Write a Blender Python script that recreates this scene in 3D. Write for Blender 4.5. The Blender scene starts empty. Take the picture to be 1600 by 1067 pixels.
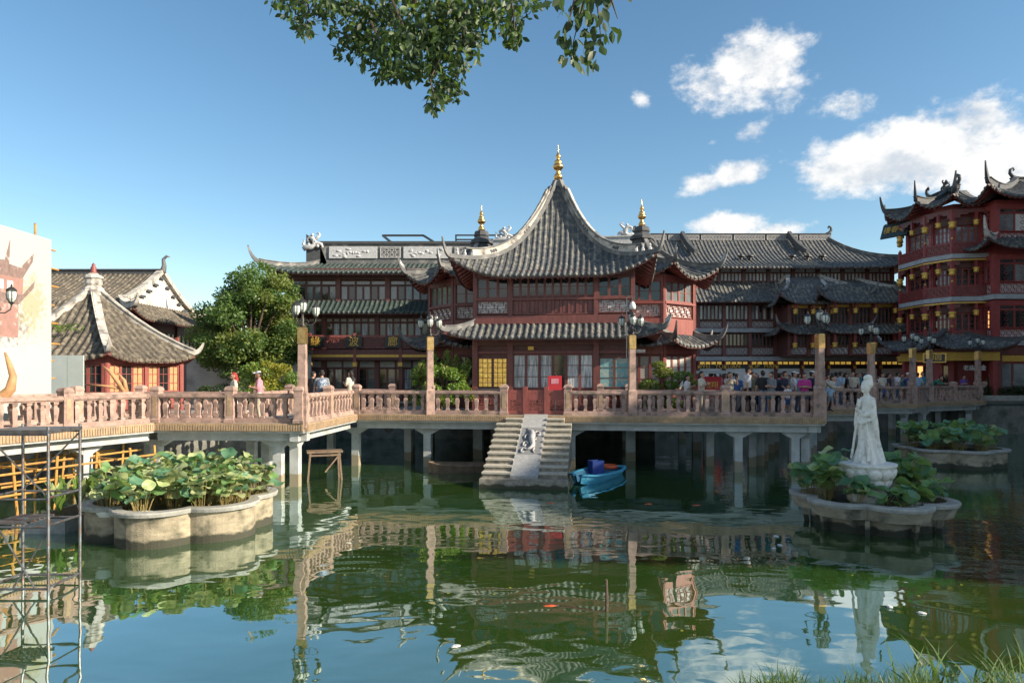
import bpy, bmesh, math, random
import numpy as np
from mathutils import Vector, Matrix
R = math.radians
PI = math.pi
scene = bpy.context.scene
COL = scene.collection
random.seed(7)

# ------------------------------------------------------------------ camera
F, HY, CH = 1066.7, 588.0, 3.71          # focal length in photo pixels, horizon row, eye height over the water
def X(px, Y): return (px - 800.0) / F * Y
def Z(py, Y): return CH - (py - HY) / F * Y
cam = bpy.data.cameras.new('camera')
cam.lens, cam.sensor_width, cam.sensor_fit = 24.0, 36.0, 'HORIZONTAL'
cam.shift_y = (HY - 533.5) / 1600.0
cam.clip_start, cam.clip_end = 0.1, 3000
camo = bpy.data.objects.new('camera', cam)
camo.location = (0, 0, CH)
camo.rotation_euler = (PI / 2, 0, 0)
COL.objects.link(camo)
scene.camera = camo

# ------------------------------------------------------------------ sun, sky, exposure
SUN_EL, SUN_AZ = 25.0, 110.0             # degrees; azimuth from +Y (view direction) clockwise to +X
scene.view_settings.view_transform = 'Standard'
scene.view_settings.look = 'None'
scene.view_settings.gamma = 1.0
scene.view_settings.use_curve_mapping = False
scene.view_settings.exposure = 1.45
sun = bpy.data.lights.new('sun', 'SUN')
sun.energy, sun.angle, sun.color = 3.6, R(0.55), (1.0, 0.86, 0.68)
suno = bpy.data.objects.new('sun', sun)
COL.objects.link(suno)
sdir = Vector((math.sin(R(SUN_AZ)) * math.cos(R(SUN_EL)), math.cos(R(SUN_AZ)) * math.cos(R(SUN_EL)), math.sin(R(SUN_EL))))
suno.rotation_euler = sdir.to_track_quat('Z', 'Y').to_euler()
suno.location = (60, -20, 60)

def mth(nt, op, a, b=None, c=None, clamp=False):
    n = nt.nodes.new('ShaderNodeMath'); n.operation = op; n.use_clamp = clamp
    for i, q in enumerate((a, b, c)):
        if q is None: continue
        if isinstance(q, (int, float)): n.inputs[i].default_value = q
        else: nt.links.new(q, n.inputs[i])
    return n.outputs[0]

def make_world():
    w = bpy.data.worlds.new('World'); scene.world = w; w.use_nodes = True
    nt = w.node_tree; nt.nodes.clear(); L = nt.links.new
    out = nt.nodes.new('ShaderNodeOutputWorld'); bg = nt.nodes.new('ShaderNodeBackground')
    sky = nt.nodes.new('ShaderNodeTexSky'); sky.sky_type = 'NISHITA'; sky.sun_disc = False
    sky.sun_elevation = R(SUN_EL); sky.sun_rotation = R(SUN_AZ); sky.altitude = 0
    sky.air_density, sky.dust_density, sky.ozone_density = 1.0, 0.35, 0.9
    tc = nt.nodes.new('ShaderNodeTexCoord'); sep = nt.nodes.new('ShaderNodeSeparateXYZ'); L(tc.outputs['Generated'], sep.inputs[0])
    az = mth(nt, 'ARCTAN2', sep.outputs[0], sep.outputs[1]); el = mth(nt, 'ARCSINE', sep.outputs[2])
    nz = nt.nodes.new('ShaderNodeTexNoise'); nz.inputs['Scale'].default_value = 17; nz.inputs['Detail'].default_value = 10; nz.inputs['Roughness'].default_value = 0.62
    mp = nt.nodes.new('ShaderNodeMapping'); mp.inputs['Scale'].default_value = (1, 1, 1.5); L(tc.outputs['Generated'], mp.inputs[0]); L(mp.outputs[0], nz.inputs['Vector'])
    nb = nt.nodes.new('ShaderNodeTexNoise'); nb.inputs['Scale'].default_value = 4.2; nb.inputs['Detail'].default_value = 3; L(mp.outputs[0], nb.inputs['Vector'])
    # cumulus banks: (azimuth, elevation, half width, half height) in radians
    def ae(px, py): return math.atan((px - 800) / F), math.atan((HY - py) / math.hypot(F, px - 800))
    banks = []
    for px, py, rx, ry, k in [(1180, 105, 92, 62, 1), (1110, 130, 60, 40, .8), (1205, 90, 60, 38, 1), (1000, 155, 22, 15, .75), (1172, 206, 34, 20, .75), (1115, 223, 18, 10, .6),
                           (1322, 168, 56, 26, .85), (1155, 272, 48, 22, .8), (1095, 288, 36, 20, .75), (1350, 262, 100, 52, 1.1), (1470, 240, 150, 72, 1.15), (1520, 195, 60, 42, 1),
                           (1580, 265, 110, 60, 1.1), (1140, 350, 84, 26, 1.0), (1210, 358, 60, 20, .8), (1460, 160, 18, 14, .6), (940, 293, 20, 8, .5),
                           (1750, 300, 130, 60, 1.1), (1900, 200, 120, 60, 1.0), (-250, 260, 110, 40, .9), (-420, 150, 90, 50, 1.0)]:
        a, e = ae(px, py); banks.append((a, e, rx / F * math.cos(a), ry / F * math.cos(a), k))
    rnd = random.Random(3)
    for i in range(34):      # clouds added out of view, many and large, to brighten the shade
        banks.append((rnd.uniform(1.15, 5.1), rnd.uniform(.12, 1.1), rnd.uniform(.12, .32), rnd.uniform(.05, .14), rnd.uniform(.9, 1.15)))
    dens = None
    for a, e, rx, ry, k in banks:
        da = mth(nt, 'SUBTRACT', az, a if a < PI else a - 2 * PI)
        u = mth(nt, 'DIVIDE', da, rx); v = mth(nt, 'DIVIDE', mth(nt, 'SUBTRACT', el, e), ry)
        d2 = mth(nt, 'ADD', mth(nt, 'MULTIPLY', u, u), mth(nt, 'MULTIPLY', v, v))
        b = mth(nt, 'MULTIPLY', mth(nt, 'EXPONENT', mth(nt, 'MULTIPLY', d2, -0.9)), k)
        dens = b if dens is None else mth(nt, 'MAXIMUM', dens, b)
    nn = mth(nt, 'MULTIPLY', mth(nt, 'SUBTRACT', nz.outputs[0], 0.5), 1.75)
    n2 = mth(nt, 'MULTIPLY', mth(nt, 'SUBTRACT', nb.outputs[0], 0.5), 0.5)
    tot = mth(nt, 'ADD', mth(nt, 'ADD', dens, nn), n2)
    gate = mth(nt, 'MULTIPLY', dens, 4.0, clamp=True)
    mr = nt.nodes.new('ShaderNodeMapRange'); mr.interpolation_type = 'SMOOTHSTEP'; L(tot, mr.inputs[0]); mr.inputs[1].default_value = 0.38; mr.inputs[2].default_value = .86
    alpha = mth(nt, 'MULTIPLY', mth(nt, 'MULTIPLY', mr.outputs[0], gate), 0.96)
    mg = nt.nodes.new('ShaderNodeMapRange'); mg.interpolation_type = 'SMOOTHSTEP'; 
    # light side: cloud thickness sampled a little nearer the sun is compared with the thickness here
    mp2 = nt.nodes.new('ShaderNodeMapping'); mp2.inputs['Scale'].default_value = (1, 1, 1.5); mp2.inputs['Location'].default_value = (.02, 0, .03); L(tc.outputs['Generated'], mp2.inputs[0])
    nz2 = nt.nodes.new('ShaderNodeTexNoise'); nz2.inputs['Scale'].default_value = 17; nz2.inputs['Detail'].default_value = 4; nz2.inputs['Roughness'].default_value = .55; L(mp2.outputs[0], nz2.inputs['Vector'])
    lit_ = mth(nt, 'MULTIPLY_ADD', mth(nt, 'SUBTRACT', nz.outputs[0], nz2.outputs[0]), 2.6, .62)
    L(mth(nt, 'ADD', lit_, mth(nt, 'MULTIPLY', mth(nt, 'SUBTRACT', nb.outputs[0], .5), 1.4)), mg.inputs[0]); mg.inputs[1].default_value = 0.0; mg.inputs[2].default_value = .9
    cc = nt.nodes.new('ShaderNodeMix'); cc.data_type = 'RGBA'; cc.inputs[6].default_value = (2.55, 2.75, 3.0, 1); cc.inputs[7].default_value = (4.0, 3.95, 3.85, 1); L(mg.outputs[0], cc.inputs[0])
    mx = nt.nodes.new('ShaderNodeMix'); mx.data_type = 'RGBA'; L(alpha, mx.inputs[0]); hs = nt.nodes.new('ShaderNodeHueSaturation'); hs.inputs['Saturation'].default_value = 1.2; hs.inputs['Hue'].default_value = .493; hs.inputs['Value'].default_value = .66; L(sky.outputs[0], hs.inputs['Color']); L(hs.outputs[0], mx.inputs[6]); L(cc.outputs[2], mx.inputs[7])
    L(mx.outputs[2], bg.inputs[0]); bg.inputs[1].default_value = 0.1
    L(bg.outputs[0], out.inputs[0])
make_world()

# ------------------------------------------------------------------ materials
MATS = {}
def mat(name, c1, c2=None, scale=6.0, rough=0.7, bump=0.0, bscale=None, metal=0.0, spec=0.5, c3=None, s3=1.2, t3=(0.55, 0.75), coord='POS', stretch=(1, 1, 1), contrast=(0.35, 0.65), rnd=0.0, coat=0.0):
    m = bpy.data.materials.new(name); m.use_nodes = True; MATS[name] = m
    nt = m.node_tree; L = nt.links.new; bs = nt.nodes['Principled BSDF']
    bs.inputs['Roughness'].default_value = rough; bs.inputs['Metallic'].default_value = metal
    bs.inputs['Specular IOR Level'].default_value = spec; bs.inputs['Coat Weight'].default_value = coat
    c2 = c2 or tuple(x * 0.72 for x in c1)
    if coord == 'POS': src = nt.nodes.new('ShaderNodeNewGeometry').outputs['Position']
    else: src = nt.nodes.new('ShaderNodeTexCoord').outputs['Object']
    mp = nt.nodes.new('ShaderNodeMapping'); mp.inputs['Scale'].default_value = stretch; L(src, mp.inputs[0])
    n = nt.nodes.new('ShaderNodeTexNoise'); n.inputs['Scale'].default_value = scale; n.inputs['Detail'].default_value = 5; n.inputs['Roughness'].default_value = .65; L(mp.outputs[0], n.inputs['Vector'])
    mr = nt.nodes.new('ShaderNodeMapRange'); L(n.outputs[0], mr.inputs[0]); mr.inputs[1].default_value, mr.inputs[2].default_value = contrast
    mx = nt.nodes.new('ShaderNodeMix'); mx.data_type = 'RGBA'; L(mr.outputs[0], mx.inputs[0])
    mx.inputs[6].default_value = (*c1, 1); mx.inputs[7].default_value = (*c2, 1)
    col = mx.outputs[2]
    if c3:
        n3 = nt.nodes.new('ShaderNodeTexNoise'); n3.inputs['Scale'].default_value = s3; n3.inputs['Detail'].default_value = 6; L(src, n3.inputs['Vector'])
        m3 = nt.nodes.new('ShaderNodeMapRange'); L(n3.outputs[0], m3.inputs[0]); m3.inputs[1].default_value, m3.inputs[2].default_value = t3
        x3 = nt.nodes.new('ShaderNodeMix'); x3.data_type = 'RGBA'; L(m3.outputs[0], x3.inputs[0]); L(col, x3.inputs[6]); x3.inputs[7].default_value = (*c3, 1)
        col = x3.outputs[2]
    if rnd:
        oi = nt.nodes.new('ShaderNodeObjectInfo'); hs = nt.nodes.new('ShaderNodeHueSaturation')
        L(mth(nt, 'MULTIPLY_ADD', oi.outputs['Random'], rnd, 1 - rnd / 2), hs.inputs['Value']); L(col, hs.inputs['Color']); col = hs.outputs[0]
    L(col, bs.inputs['Base Color'])
    if bump:
        nb = nt.nodes.new('ShaderNodeTexNoise'); nb.inputs['Scale'].default_value = bscale or scale * 4; nb.inputs['Detail'].default_value = 4; L(mp.outputs[0], nb.inputs['Vector'])
        bp = nt.nodes.new('ShaderNodeBump'); bp.inputs['Strength'].default_value = bump; bp.inputs['Distance'].default_value = 0.03; L(nb.outputs[0], bp.inputs['Height']); L(bp.outputs[0], bs.inputs['Normal'])
    return m

def translucent(m, amt=0.35, tint=(0.35, 0.5, 0.08)):
    nt = m.node_tree; bs = nt.nodes['Principled BSDF']; out = [n for n in nt.nodes if n.type == 'OUTPUT_MATERIAL'][0]
    t = nt.nodes.new('ShaderNodeBsdfTranslucent'); t.inputs[0].default_value = (*tint, 1)
    ms = nt.nodes.new('ShaderNodeMixShader'); ms.inputs[0].default_value = amt
    nt.links.new(bs.outputs[0], ms.inputs[1]); nt.links.new(t.outputs[0], ms.inputs[2]); nt.links.new(ms.outputs[0], out.inputs[0])
def emis(name, col, strength, base=(0.3, 0.2, 0.1)):
    m = mat(name, base); b = m.node_tree.nodes['Principled BSDF']
    b.inputs['Emission Color'].default_value = (*col, 1); b.inputs['Emission Strength'].default_value = strength; return m

mat('tile', (0.1, 0.107, 0.112), (0.05, 0.055, 0.06), 6, .65, .7, 16, c3=(0.21, 0.2, 0.165), s3=4.5, t3=(.48, .66), rnd=.5)
mat('tile_green', (0.05, 0.075, 0.065), (0.03, 0.045, 0.045), 5, .5, .4, 22, c3=(0.12, 0.13, 0.11), s3=3)
mat('tile_old', (0.125, 0.105, 0.08), (0.05, 0.047, 0.038), 6, .85, .8, 14, c3=(0.2, 0.175, 0.13), s3=4.5, t3=(.48, .66))
mat('ridge_grey', (0.14, 0.145, 0.145), (0.085, 0.09, 0.095), 4, .75, .3, 20, c3=(0.3, 0.29, 0.27), s3=2, t3=(.5, .7))
mat('ridge_white', (0.56, 0.53, 0.47), (0.3, 0.285, 0.26), 3.5, .85, .3, 16, c3=(0.12, 0.115, 0.105), s3=2.2, t3=(.52, .68))
mat('ridge_dark', (0.07, 0.075, 0.08), (0.045, 0.05, 0.055), 4, .7, .3, 20)
mat('plaster', (0.62, 0.6, 0.56), (0.46, 0.45, 0.42), 1.6, .9, .2, 20, c3=(0.33, 0.32, 0.29), s3=1.0, t3=(.58, .75))
mat('sculpt_white', (0.55, 0.56, 0.56), (0.35, 0.36, 0.37), 8, .8, .3, 30)
mat('maroon', (0.185, 0.058, 0.05), (0.12, 0.04, 0.036), 7, .5, .15, 30, stretch=(1, 1, .25))
mat('red_wood', (0.27, 0.075, 0.062), (0.19, 0.052, 0.045), 6, .5, .15, 30, stretch=(1, 1, .25), c3=(0.36, 0.12, 0.09), s3=5, t3=(.62, .8))
mat('brown_wood', (0.14, 0.055, 0.047), (0.09, 0.038, 0.034), 7, .55, .15, 30, stretch=(1, 1, .25))
mat('deep_red', (0.3, 0.055, 0.052), (0.22, 0.042, 0.042), 3, .5, .1, 25)
mat('lattice_back', (0.55, 0.54, 0.53), (0.4, 0.4, 0.4), 6, .8)
mat('white_beam', (0.38, 0.4, 0.41), (0.27, 0.29, 0.3), 3, .8, .1, 18)
mat('gold', (0.8, 0.5, 0.19), (0.58, 0.33, 0.1), 12, .33, .15, 30, metal=1.0)
mat('gold_paint', (0.72, 0.46, 0.1), (0.55, 0.33, 0.06), 12, .4, metal=.3)
mat('brass', (0.62, 0.42, 0.18), (0.4, 0.27, 0.11), 8, .38, .1, 30, metal=.85)
mat('stone_pink', (0.43, 0.295, 0.245), (0.31, 0.21, 0.175), 6, .85, .4, 40, c3=(0.16, 0.12, 0.1), s3=3.2, t3=(.5, .68), rnd=.3)
mat('fascia', (0.42, 0.3, 0.18), (0.28, 0.2, 0.13), 6, .85, .25, 30, c3=(0.2, 0.16, 0.12), s3=1.4)
mat('concrete', (0.38, 0.375, 0.34), (0.25, 0.25, 0.23), 5, .9, .25, 25, c3=(0.2, 0.2, 0.18), s3=.9, t3=(.5, .75))
mat('concrete_white', (0.45, 0.47, 0.46), (0.34, 0.355, 0.35), 3, .85, .15, 20, c3=(0.28, 0.28, 0.26), s3=1.3, t3=(.52, .75))
mat('stair_stone', (0.33, 0.3, 0.24), (0.16, 0.145, 0.115), 6, .9, .4, 30, c3=(0.11, 0.11, 0.095), s3=2.5, t3=(.5, .72))
mat('tread_stone', (0.46, 0.43, 0.36), (0.34, 0.315, 0.26), 7, .9, .3, 30)
mat('slab_stone', (0.34, 0.345, 0.34), (0.25, 0.255, 0.25), 9, .8, .2, 40)
mat('marble', (0.76, 0.75, 0.7), (0.64, 0.63, 0.58), 9, .55, .15, 30, c3=(0.32, 0.31, 0.27), s3=6, t3=(.56, .8))
mat('glass', (0.012, 0.016, 0.018), (0.02, 0.025, 0.025), 2, .06, spec=.8, coord='OBJ', rnd=.8)
mat('glass_pale', (0.2, 0.225, 0.23), (0.09, 0.105, 0.11), .8, .05, spec=.9, rnd=.6)  # pale base colour stands in for sky reflected in the wing windows
mat('paper', (0.5, 0.5, 0.47), (0.38, 0.38, 0.36), 2, .6, rnd=.5)
mat('curtain', (0.62, 0.64, 0.64), (0.2, 0.22, 0.23), 9, .7, coord='POS', stretch=(1.6, 1.6, .12), contrast=(.4, .62), rnd=.3)
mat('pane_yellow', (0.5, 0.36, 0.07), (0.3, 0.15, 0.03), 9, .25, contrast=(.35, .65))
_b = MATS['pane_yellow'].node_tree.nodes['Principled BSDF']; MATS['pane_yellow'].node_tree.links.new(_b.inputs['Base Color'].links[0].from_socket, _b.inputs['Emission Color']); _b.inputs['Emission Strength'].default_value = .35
emis('pane_lit', (1.0, 0.5, 0.15), .55, (0.4, 0.2, 0.06))
mat('pane_teal', (0.12, 0.33, 0.38), (0.3, 0.36, 0.33), 7, .2, contrast=(.45, .55))
mat('black_sign', (0.018, 0.022, 0.022), None, 5, .4)
mat('green_sign', (0.015, 0.04, 0.04), None, 5, .4)
mat('iron', (0.03, 0.033, 0.036), (0.05, 0.045, 0.04), 9, .5, metal=.4)
mat('steel', (0.16, 0.18, 0.2), (0.1, 0.08, 0.07), 8, .45, metal=.6, c3=(0.2, 0.1, 0.06), s3=5, t3=(.58, .7))
mat('lamp_glass', (0.55, 0.6, 0.55), (0.45, 0.5, 0.46), 4, .15, spec=.7)
mat('yellow_pole', (0.5, 0.28, 0.06), (0.36, 0.18, 0.05), 6, .6, c3=(0.3, 0.12, 0.05), s3=8, t3=(.6, .72))
mat('old_wood', (0.2, 0.14, 0.09), (0.12, 0.085, 0.06), 6, .85, .3, 25, stretch=(1, 1, .3))
mat('tan_wood', (0.5, 0.28, 0.13), (0.36, 0.19, 0.09), 5, .7, .3, 20)
mat('bark', (0.09, 0.065, 0.045), (0.05, 0.038, 0.028), 8, .95, .6, 20)
mat('boat_blue', (0.09, 0.42, 0.6), (0.06, 0.32, 0.5), 4, .5, .1, 20, c3=(0.3, 0.42, 0.45), s3=5, t3=(.64, .75), coord='OBJ')
mat('boat_inside', (0.05, 0.2, 0.34), (0.04, 0.14, 0.24), 4, .7, coord='OBJ')
mat('deep_blue', (0.02, 0.06, 0.3), None, 4, .5)
mat('orange', (0.6, 0.1, 0.03), None, 4, .6)
mat('red_plastic', (0.62, 0.02, 0.06), None, 4, .5)
mat('red_cloth', (0.55, 0.03, 0.045), (0.45, 0.03, 0.04), 4, .7)
mat('white_paint', (0.74, 0.75, 0.74), (0.62, 0.63, 0.62), 3, .6)
mat('grey_panel', (0.42, 0.48, 0.47), (0.36, 0.41, 0.4), 1.5, .6)
mat('paving', (0.3, 0.29, 0.27), (0.22, 0.215, 0.2), 2, .9, .2, 12, c3=(0.17, 0.165, 0.15), s3=.5)
mat('quay', (0.2, 0.195, 0.175), (0.12, 0.12, 0.105), 2.2, .9, .4, 10, c3=(0.06, 0.07, 0.045), s3=1.2, t3=(.5, .7))
mat('soil', (0.06, 0.05, 0.03), (0.035, 0.035, 0.02), 6, .95, .6, 20)
for nm, a, b, tint in [('leaf_lotus', (0.17, 0.3, 0.1), (0.12, 0.24, 0.085), (0.42, 0.55, 0.12)), ('leaf_lotus_pale', (0.42, 0.46, 0.24), (0.28, 0.36, 0.15), (0.55, 0.58, 0.2)),
                 ('leaf_lotus_blue', (0.12, 0.27, 0.16), (0.09, 0.21, 0.12), (0.25, 0.42, 0.12)),
                 ('leaf_tree', (0.085, 0.15, 0.038), (0.055, 0.11, 0.03), (0.24, 0.36, 0.05)), ('leaf_tree_yellowish', (0.15, 0.185, 0.04), (0.1, 0.15, 0.035), (0.34, 0.38, 0.06)),  # tree leaves come in a second, yellower tone, mixed in at random
                 ('leaf_yellow', (0.28, 0.27, 0.03), (0.19, 0.21, 0.03), (0.45, 0.42, 0.04)), ('leaf_bush', (0.15, 0.25, 0.045), (0.09, 0.17, 0.035), (0.34, 0.46, 0.06)),
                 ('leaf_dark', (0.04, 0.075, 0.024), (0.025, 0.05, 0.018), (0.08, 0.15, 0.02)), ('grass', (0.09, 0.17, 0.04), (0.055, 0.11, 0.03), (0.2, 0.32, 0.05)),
                 ('hedge', (0.045, 0.07, 0.025), (0.08, 0.06, 0.03), (0.08, 0.12, 0.02))]:
    translucent(mat(nm, a, b, 3, .5, rnd=.35, coord='POS'), .3, tint)
mat('stem', (0.2, 0.22, 0.06), (0.26, 0.15, 0.06), 9, .7)
mat('petal', (0.7, 0.3, 0.35), None, 6, .6)

def band_material(name, dark, top):            # planter walls: dark wet tide mark at the water line
    m = MATS[name]; nt = m.node_tree; L = nt.links.new; bs = nt.nodes['Principled BSDF']
    src = bs.inputs['Base Color'].links[0].from_socket
    g = nt.nodes.new('ShaderNodeNewGeometry'); s = nt.nodes.new('ShaderNodeSeparateXYZ'); L(g.outputs['Position'], s.inputs[0])
    n = nt.nodes.new('ShaderNodeTexNoise'); n.inputs['Scale'].default_value = 2.5; n.inputs['Detail'].default_value = 5; L(g.outputs['Position'], n.inputs['Vector'])
    h = mth(nt, 'SUBTRACT', s.outputs[2], mth(nt, 'MULTIPLY', mth(nt, 'SUBTRACT', n.outputs[0], .5), .3))
    mr = nt.nodes.new('ShaderNodeMapRange'); L(h, mr.inputs[0]); mr.inputs[1].default_value = top - .02; mr.inputs[2].default_value = top + .03; mr.inputs[3].default_value = 1; mr.inputs[4].default_value = 0
    x = nt.nodes.new('ShaderNodeMix'); x.data_type = 'RGBA'; L(mr.outputs[0], x.inputs[0]); L(src, x.inputs[6]); x.inputs[7].default_value = (*dark, 1)
    L(x.outputs[2], bs.inputs['Base Color'])
mat('planter_wall', (0.36, 0.31, 0.215), (0.22, 0.19, 0.135), 2.6, .9, .5, 25, c3=(0.085, 0.082, 0.055), s3=2.2, t3=(.5, .66), stretch=(1, 1, 3))
band_material('planter_wall', (0.045, 0.045, 0.03), .17)
mat('pillar', (0.44, 0.455, 0.44), (0.33, 0.345, 0.335), 3, .85, .15, 20, c3=(0.3, 0.29, 0.25), s3=1.5)
band_material('pillar', (0.25, 0.22, 0.15), .42)
band_material('stair_stone', (0.05, 0.05, 0.03), .12)

def water_material():
    m = mat('water', (0.042, 0.085, 0.014), (0.026, 0.075, 0.016), .35, .015, contrast=(.35, .65)); nt = m.node_tree; L = nt.links.new; bs = nt.nodes['Principled BSDF']
    bs.inputs['Specular IOR Level'].default_value = 0; bs.inputs['Roughness'].default_value = .9
    g = nt.nodes.new('ShaderNodeNewGeometry').outputs['Position']
    def noise(scale, st, det, rot=0, dist=0):
        mp = nt.nodes.new('ShaderNodeMapping'); mp.inputs['Scale'].default_value = st; mp.inputs['Rotation'].default_value = (0, 0, rot); L(g, mp.inputs[0])
        n = nt.nodes.new('ShaderNodeTexNoise'); n.inputs['Scale'].default_value = scale; n.inputs['Detail'].default_value = det; n.inputs['Roughness'].default_value = .5; n.inputs['Distortion'].default_value = dist
        L(mp.outputs[0], n.inputs['Vector']); return n.outputs[0]
    big = noise(.8, (1, 1.2, 1), 0, .2, .3); mid = noise(2.1, (1, 1.5, 1), 0, -.3, .5); fine = noise(8, (1, 1.9, 1), 1, .15)
    patch = noise(.16, (1, 1, 1), 2)
    pm = nt.nodes.new('ShaderNodeMapRange'); L(patch, pm.inputs[0]); pm.inputs[1].default_value, pm.inputs[2].default_value = .38, .66; pm.inputs[3].default_value, pm.inputs[4].default_value = .12, 1
    sx = nt.nodes.new('ShaderNodeSeparateXYZ'); L(g, sx.inputs[0])
    rough = nt.nodes.new('ShaderNodeMapRange'); L(mth(nt, 'ADD', sx.outputs[0], mth(nt, 'MULTIPLY', sx.outputs[1], .25)), rough.inputs[0]); rough.inputs[1].default_value, rough.inputs[2].default_value = 9, 17; rough.inputs[3].default_value, rough.inputs[4].default_value = 0, 1
    fine_amt = mth(nt, 'ADD', mth(nt, 'MULTIPLY', pm.outputs[0], .03), mth(nt, 'MULTIPLY', rough.outputs[0], .22))
    h = mth(nt, 'ADD', mth(nt, 'MULTIPLY', big, 1.1), mth(nt, 'ADD', mth(nt, 'MULTIPLY', mth(nt, 'MULTIPLY', mid, pm.outputs[0]), .75), mth(nt, 'MULTIPLY', fine, fine_amt)))
    # rings spreading from two spots where fish rise
    for cx, cy, amp, k in [(-3.0, 12.4, .045, 15.0), (-12.0, 13.2, .04, 16.0), (1.0, 15.5, .02, 17.0)]:
        dx = mth(nt, 'SUBTRACT', sx.outputs[0], cx); dy = mth(nt, 'SUBTRACT', sx.outputs[1], cy)
        d = mth(nt, 'SQRT', mth(nt, 'ADD', mth(nt, 'MULTIPLY', dx, dx), mth(nt, 'MULTIPLY', dy, dy)))
        ring = mth(nt, 'MULTIPLY', mth(nt, 'SINE', mth(nt, 'MULTIPLY', d, k)), mth(nt, 'MULTIPLY', mth(nt, 'EXPONENT', mth(nt, 'MULTIPLY', mth(nt, 'MULTIPLY', d, d), -.16)), amp))
        h = mth(nt, 'ADD', h, ring)
    bp = nt.nodes.new('ShaderNodeBump'); bp.inputs['Strength'].default_value = 1.0; bp.inputs['Distance'].default_value = 0.0095; L(h, bp.inputs['Height'])
    gl = nt.nodes.new('ShaderNodeBsdfGlossy'); gl.inputs['Color'].default_value = (.84, .96, 1, 1); gl.inputs['Roughness'].default_value = .018; L(bp.outputs[0], gl.inputs['Normal'])
    lw = nt.nodes.new('ShaderNodeLayerWeight'); lw.inputs['Blend'].default_value = .5; L(bp.outputs[0], lw.inputs['Normal'])
    fac = mth(nt, 'MULTIPLY_ADD', mth(nt, 'POWER', lw.outputs['Facing'], 1.6), .78, .12)
    ms = nt.nodes.new('ShaderNodeMixShader'); L(fac, ms.inputs[0]); L(bs.outputs[0], ms.inputs[1]); L(gl.outputs[0], ms.inputs[2])
    L(ms.outputs[0], [n for n in nt.nodes if n.type == 'OUTPUT_MATERIAL'][0].inputs[0])
water_material()
M = MATS

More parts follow.
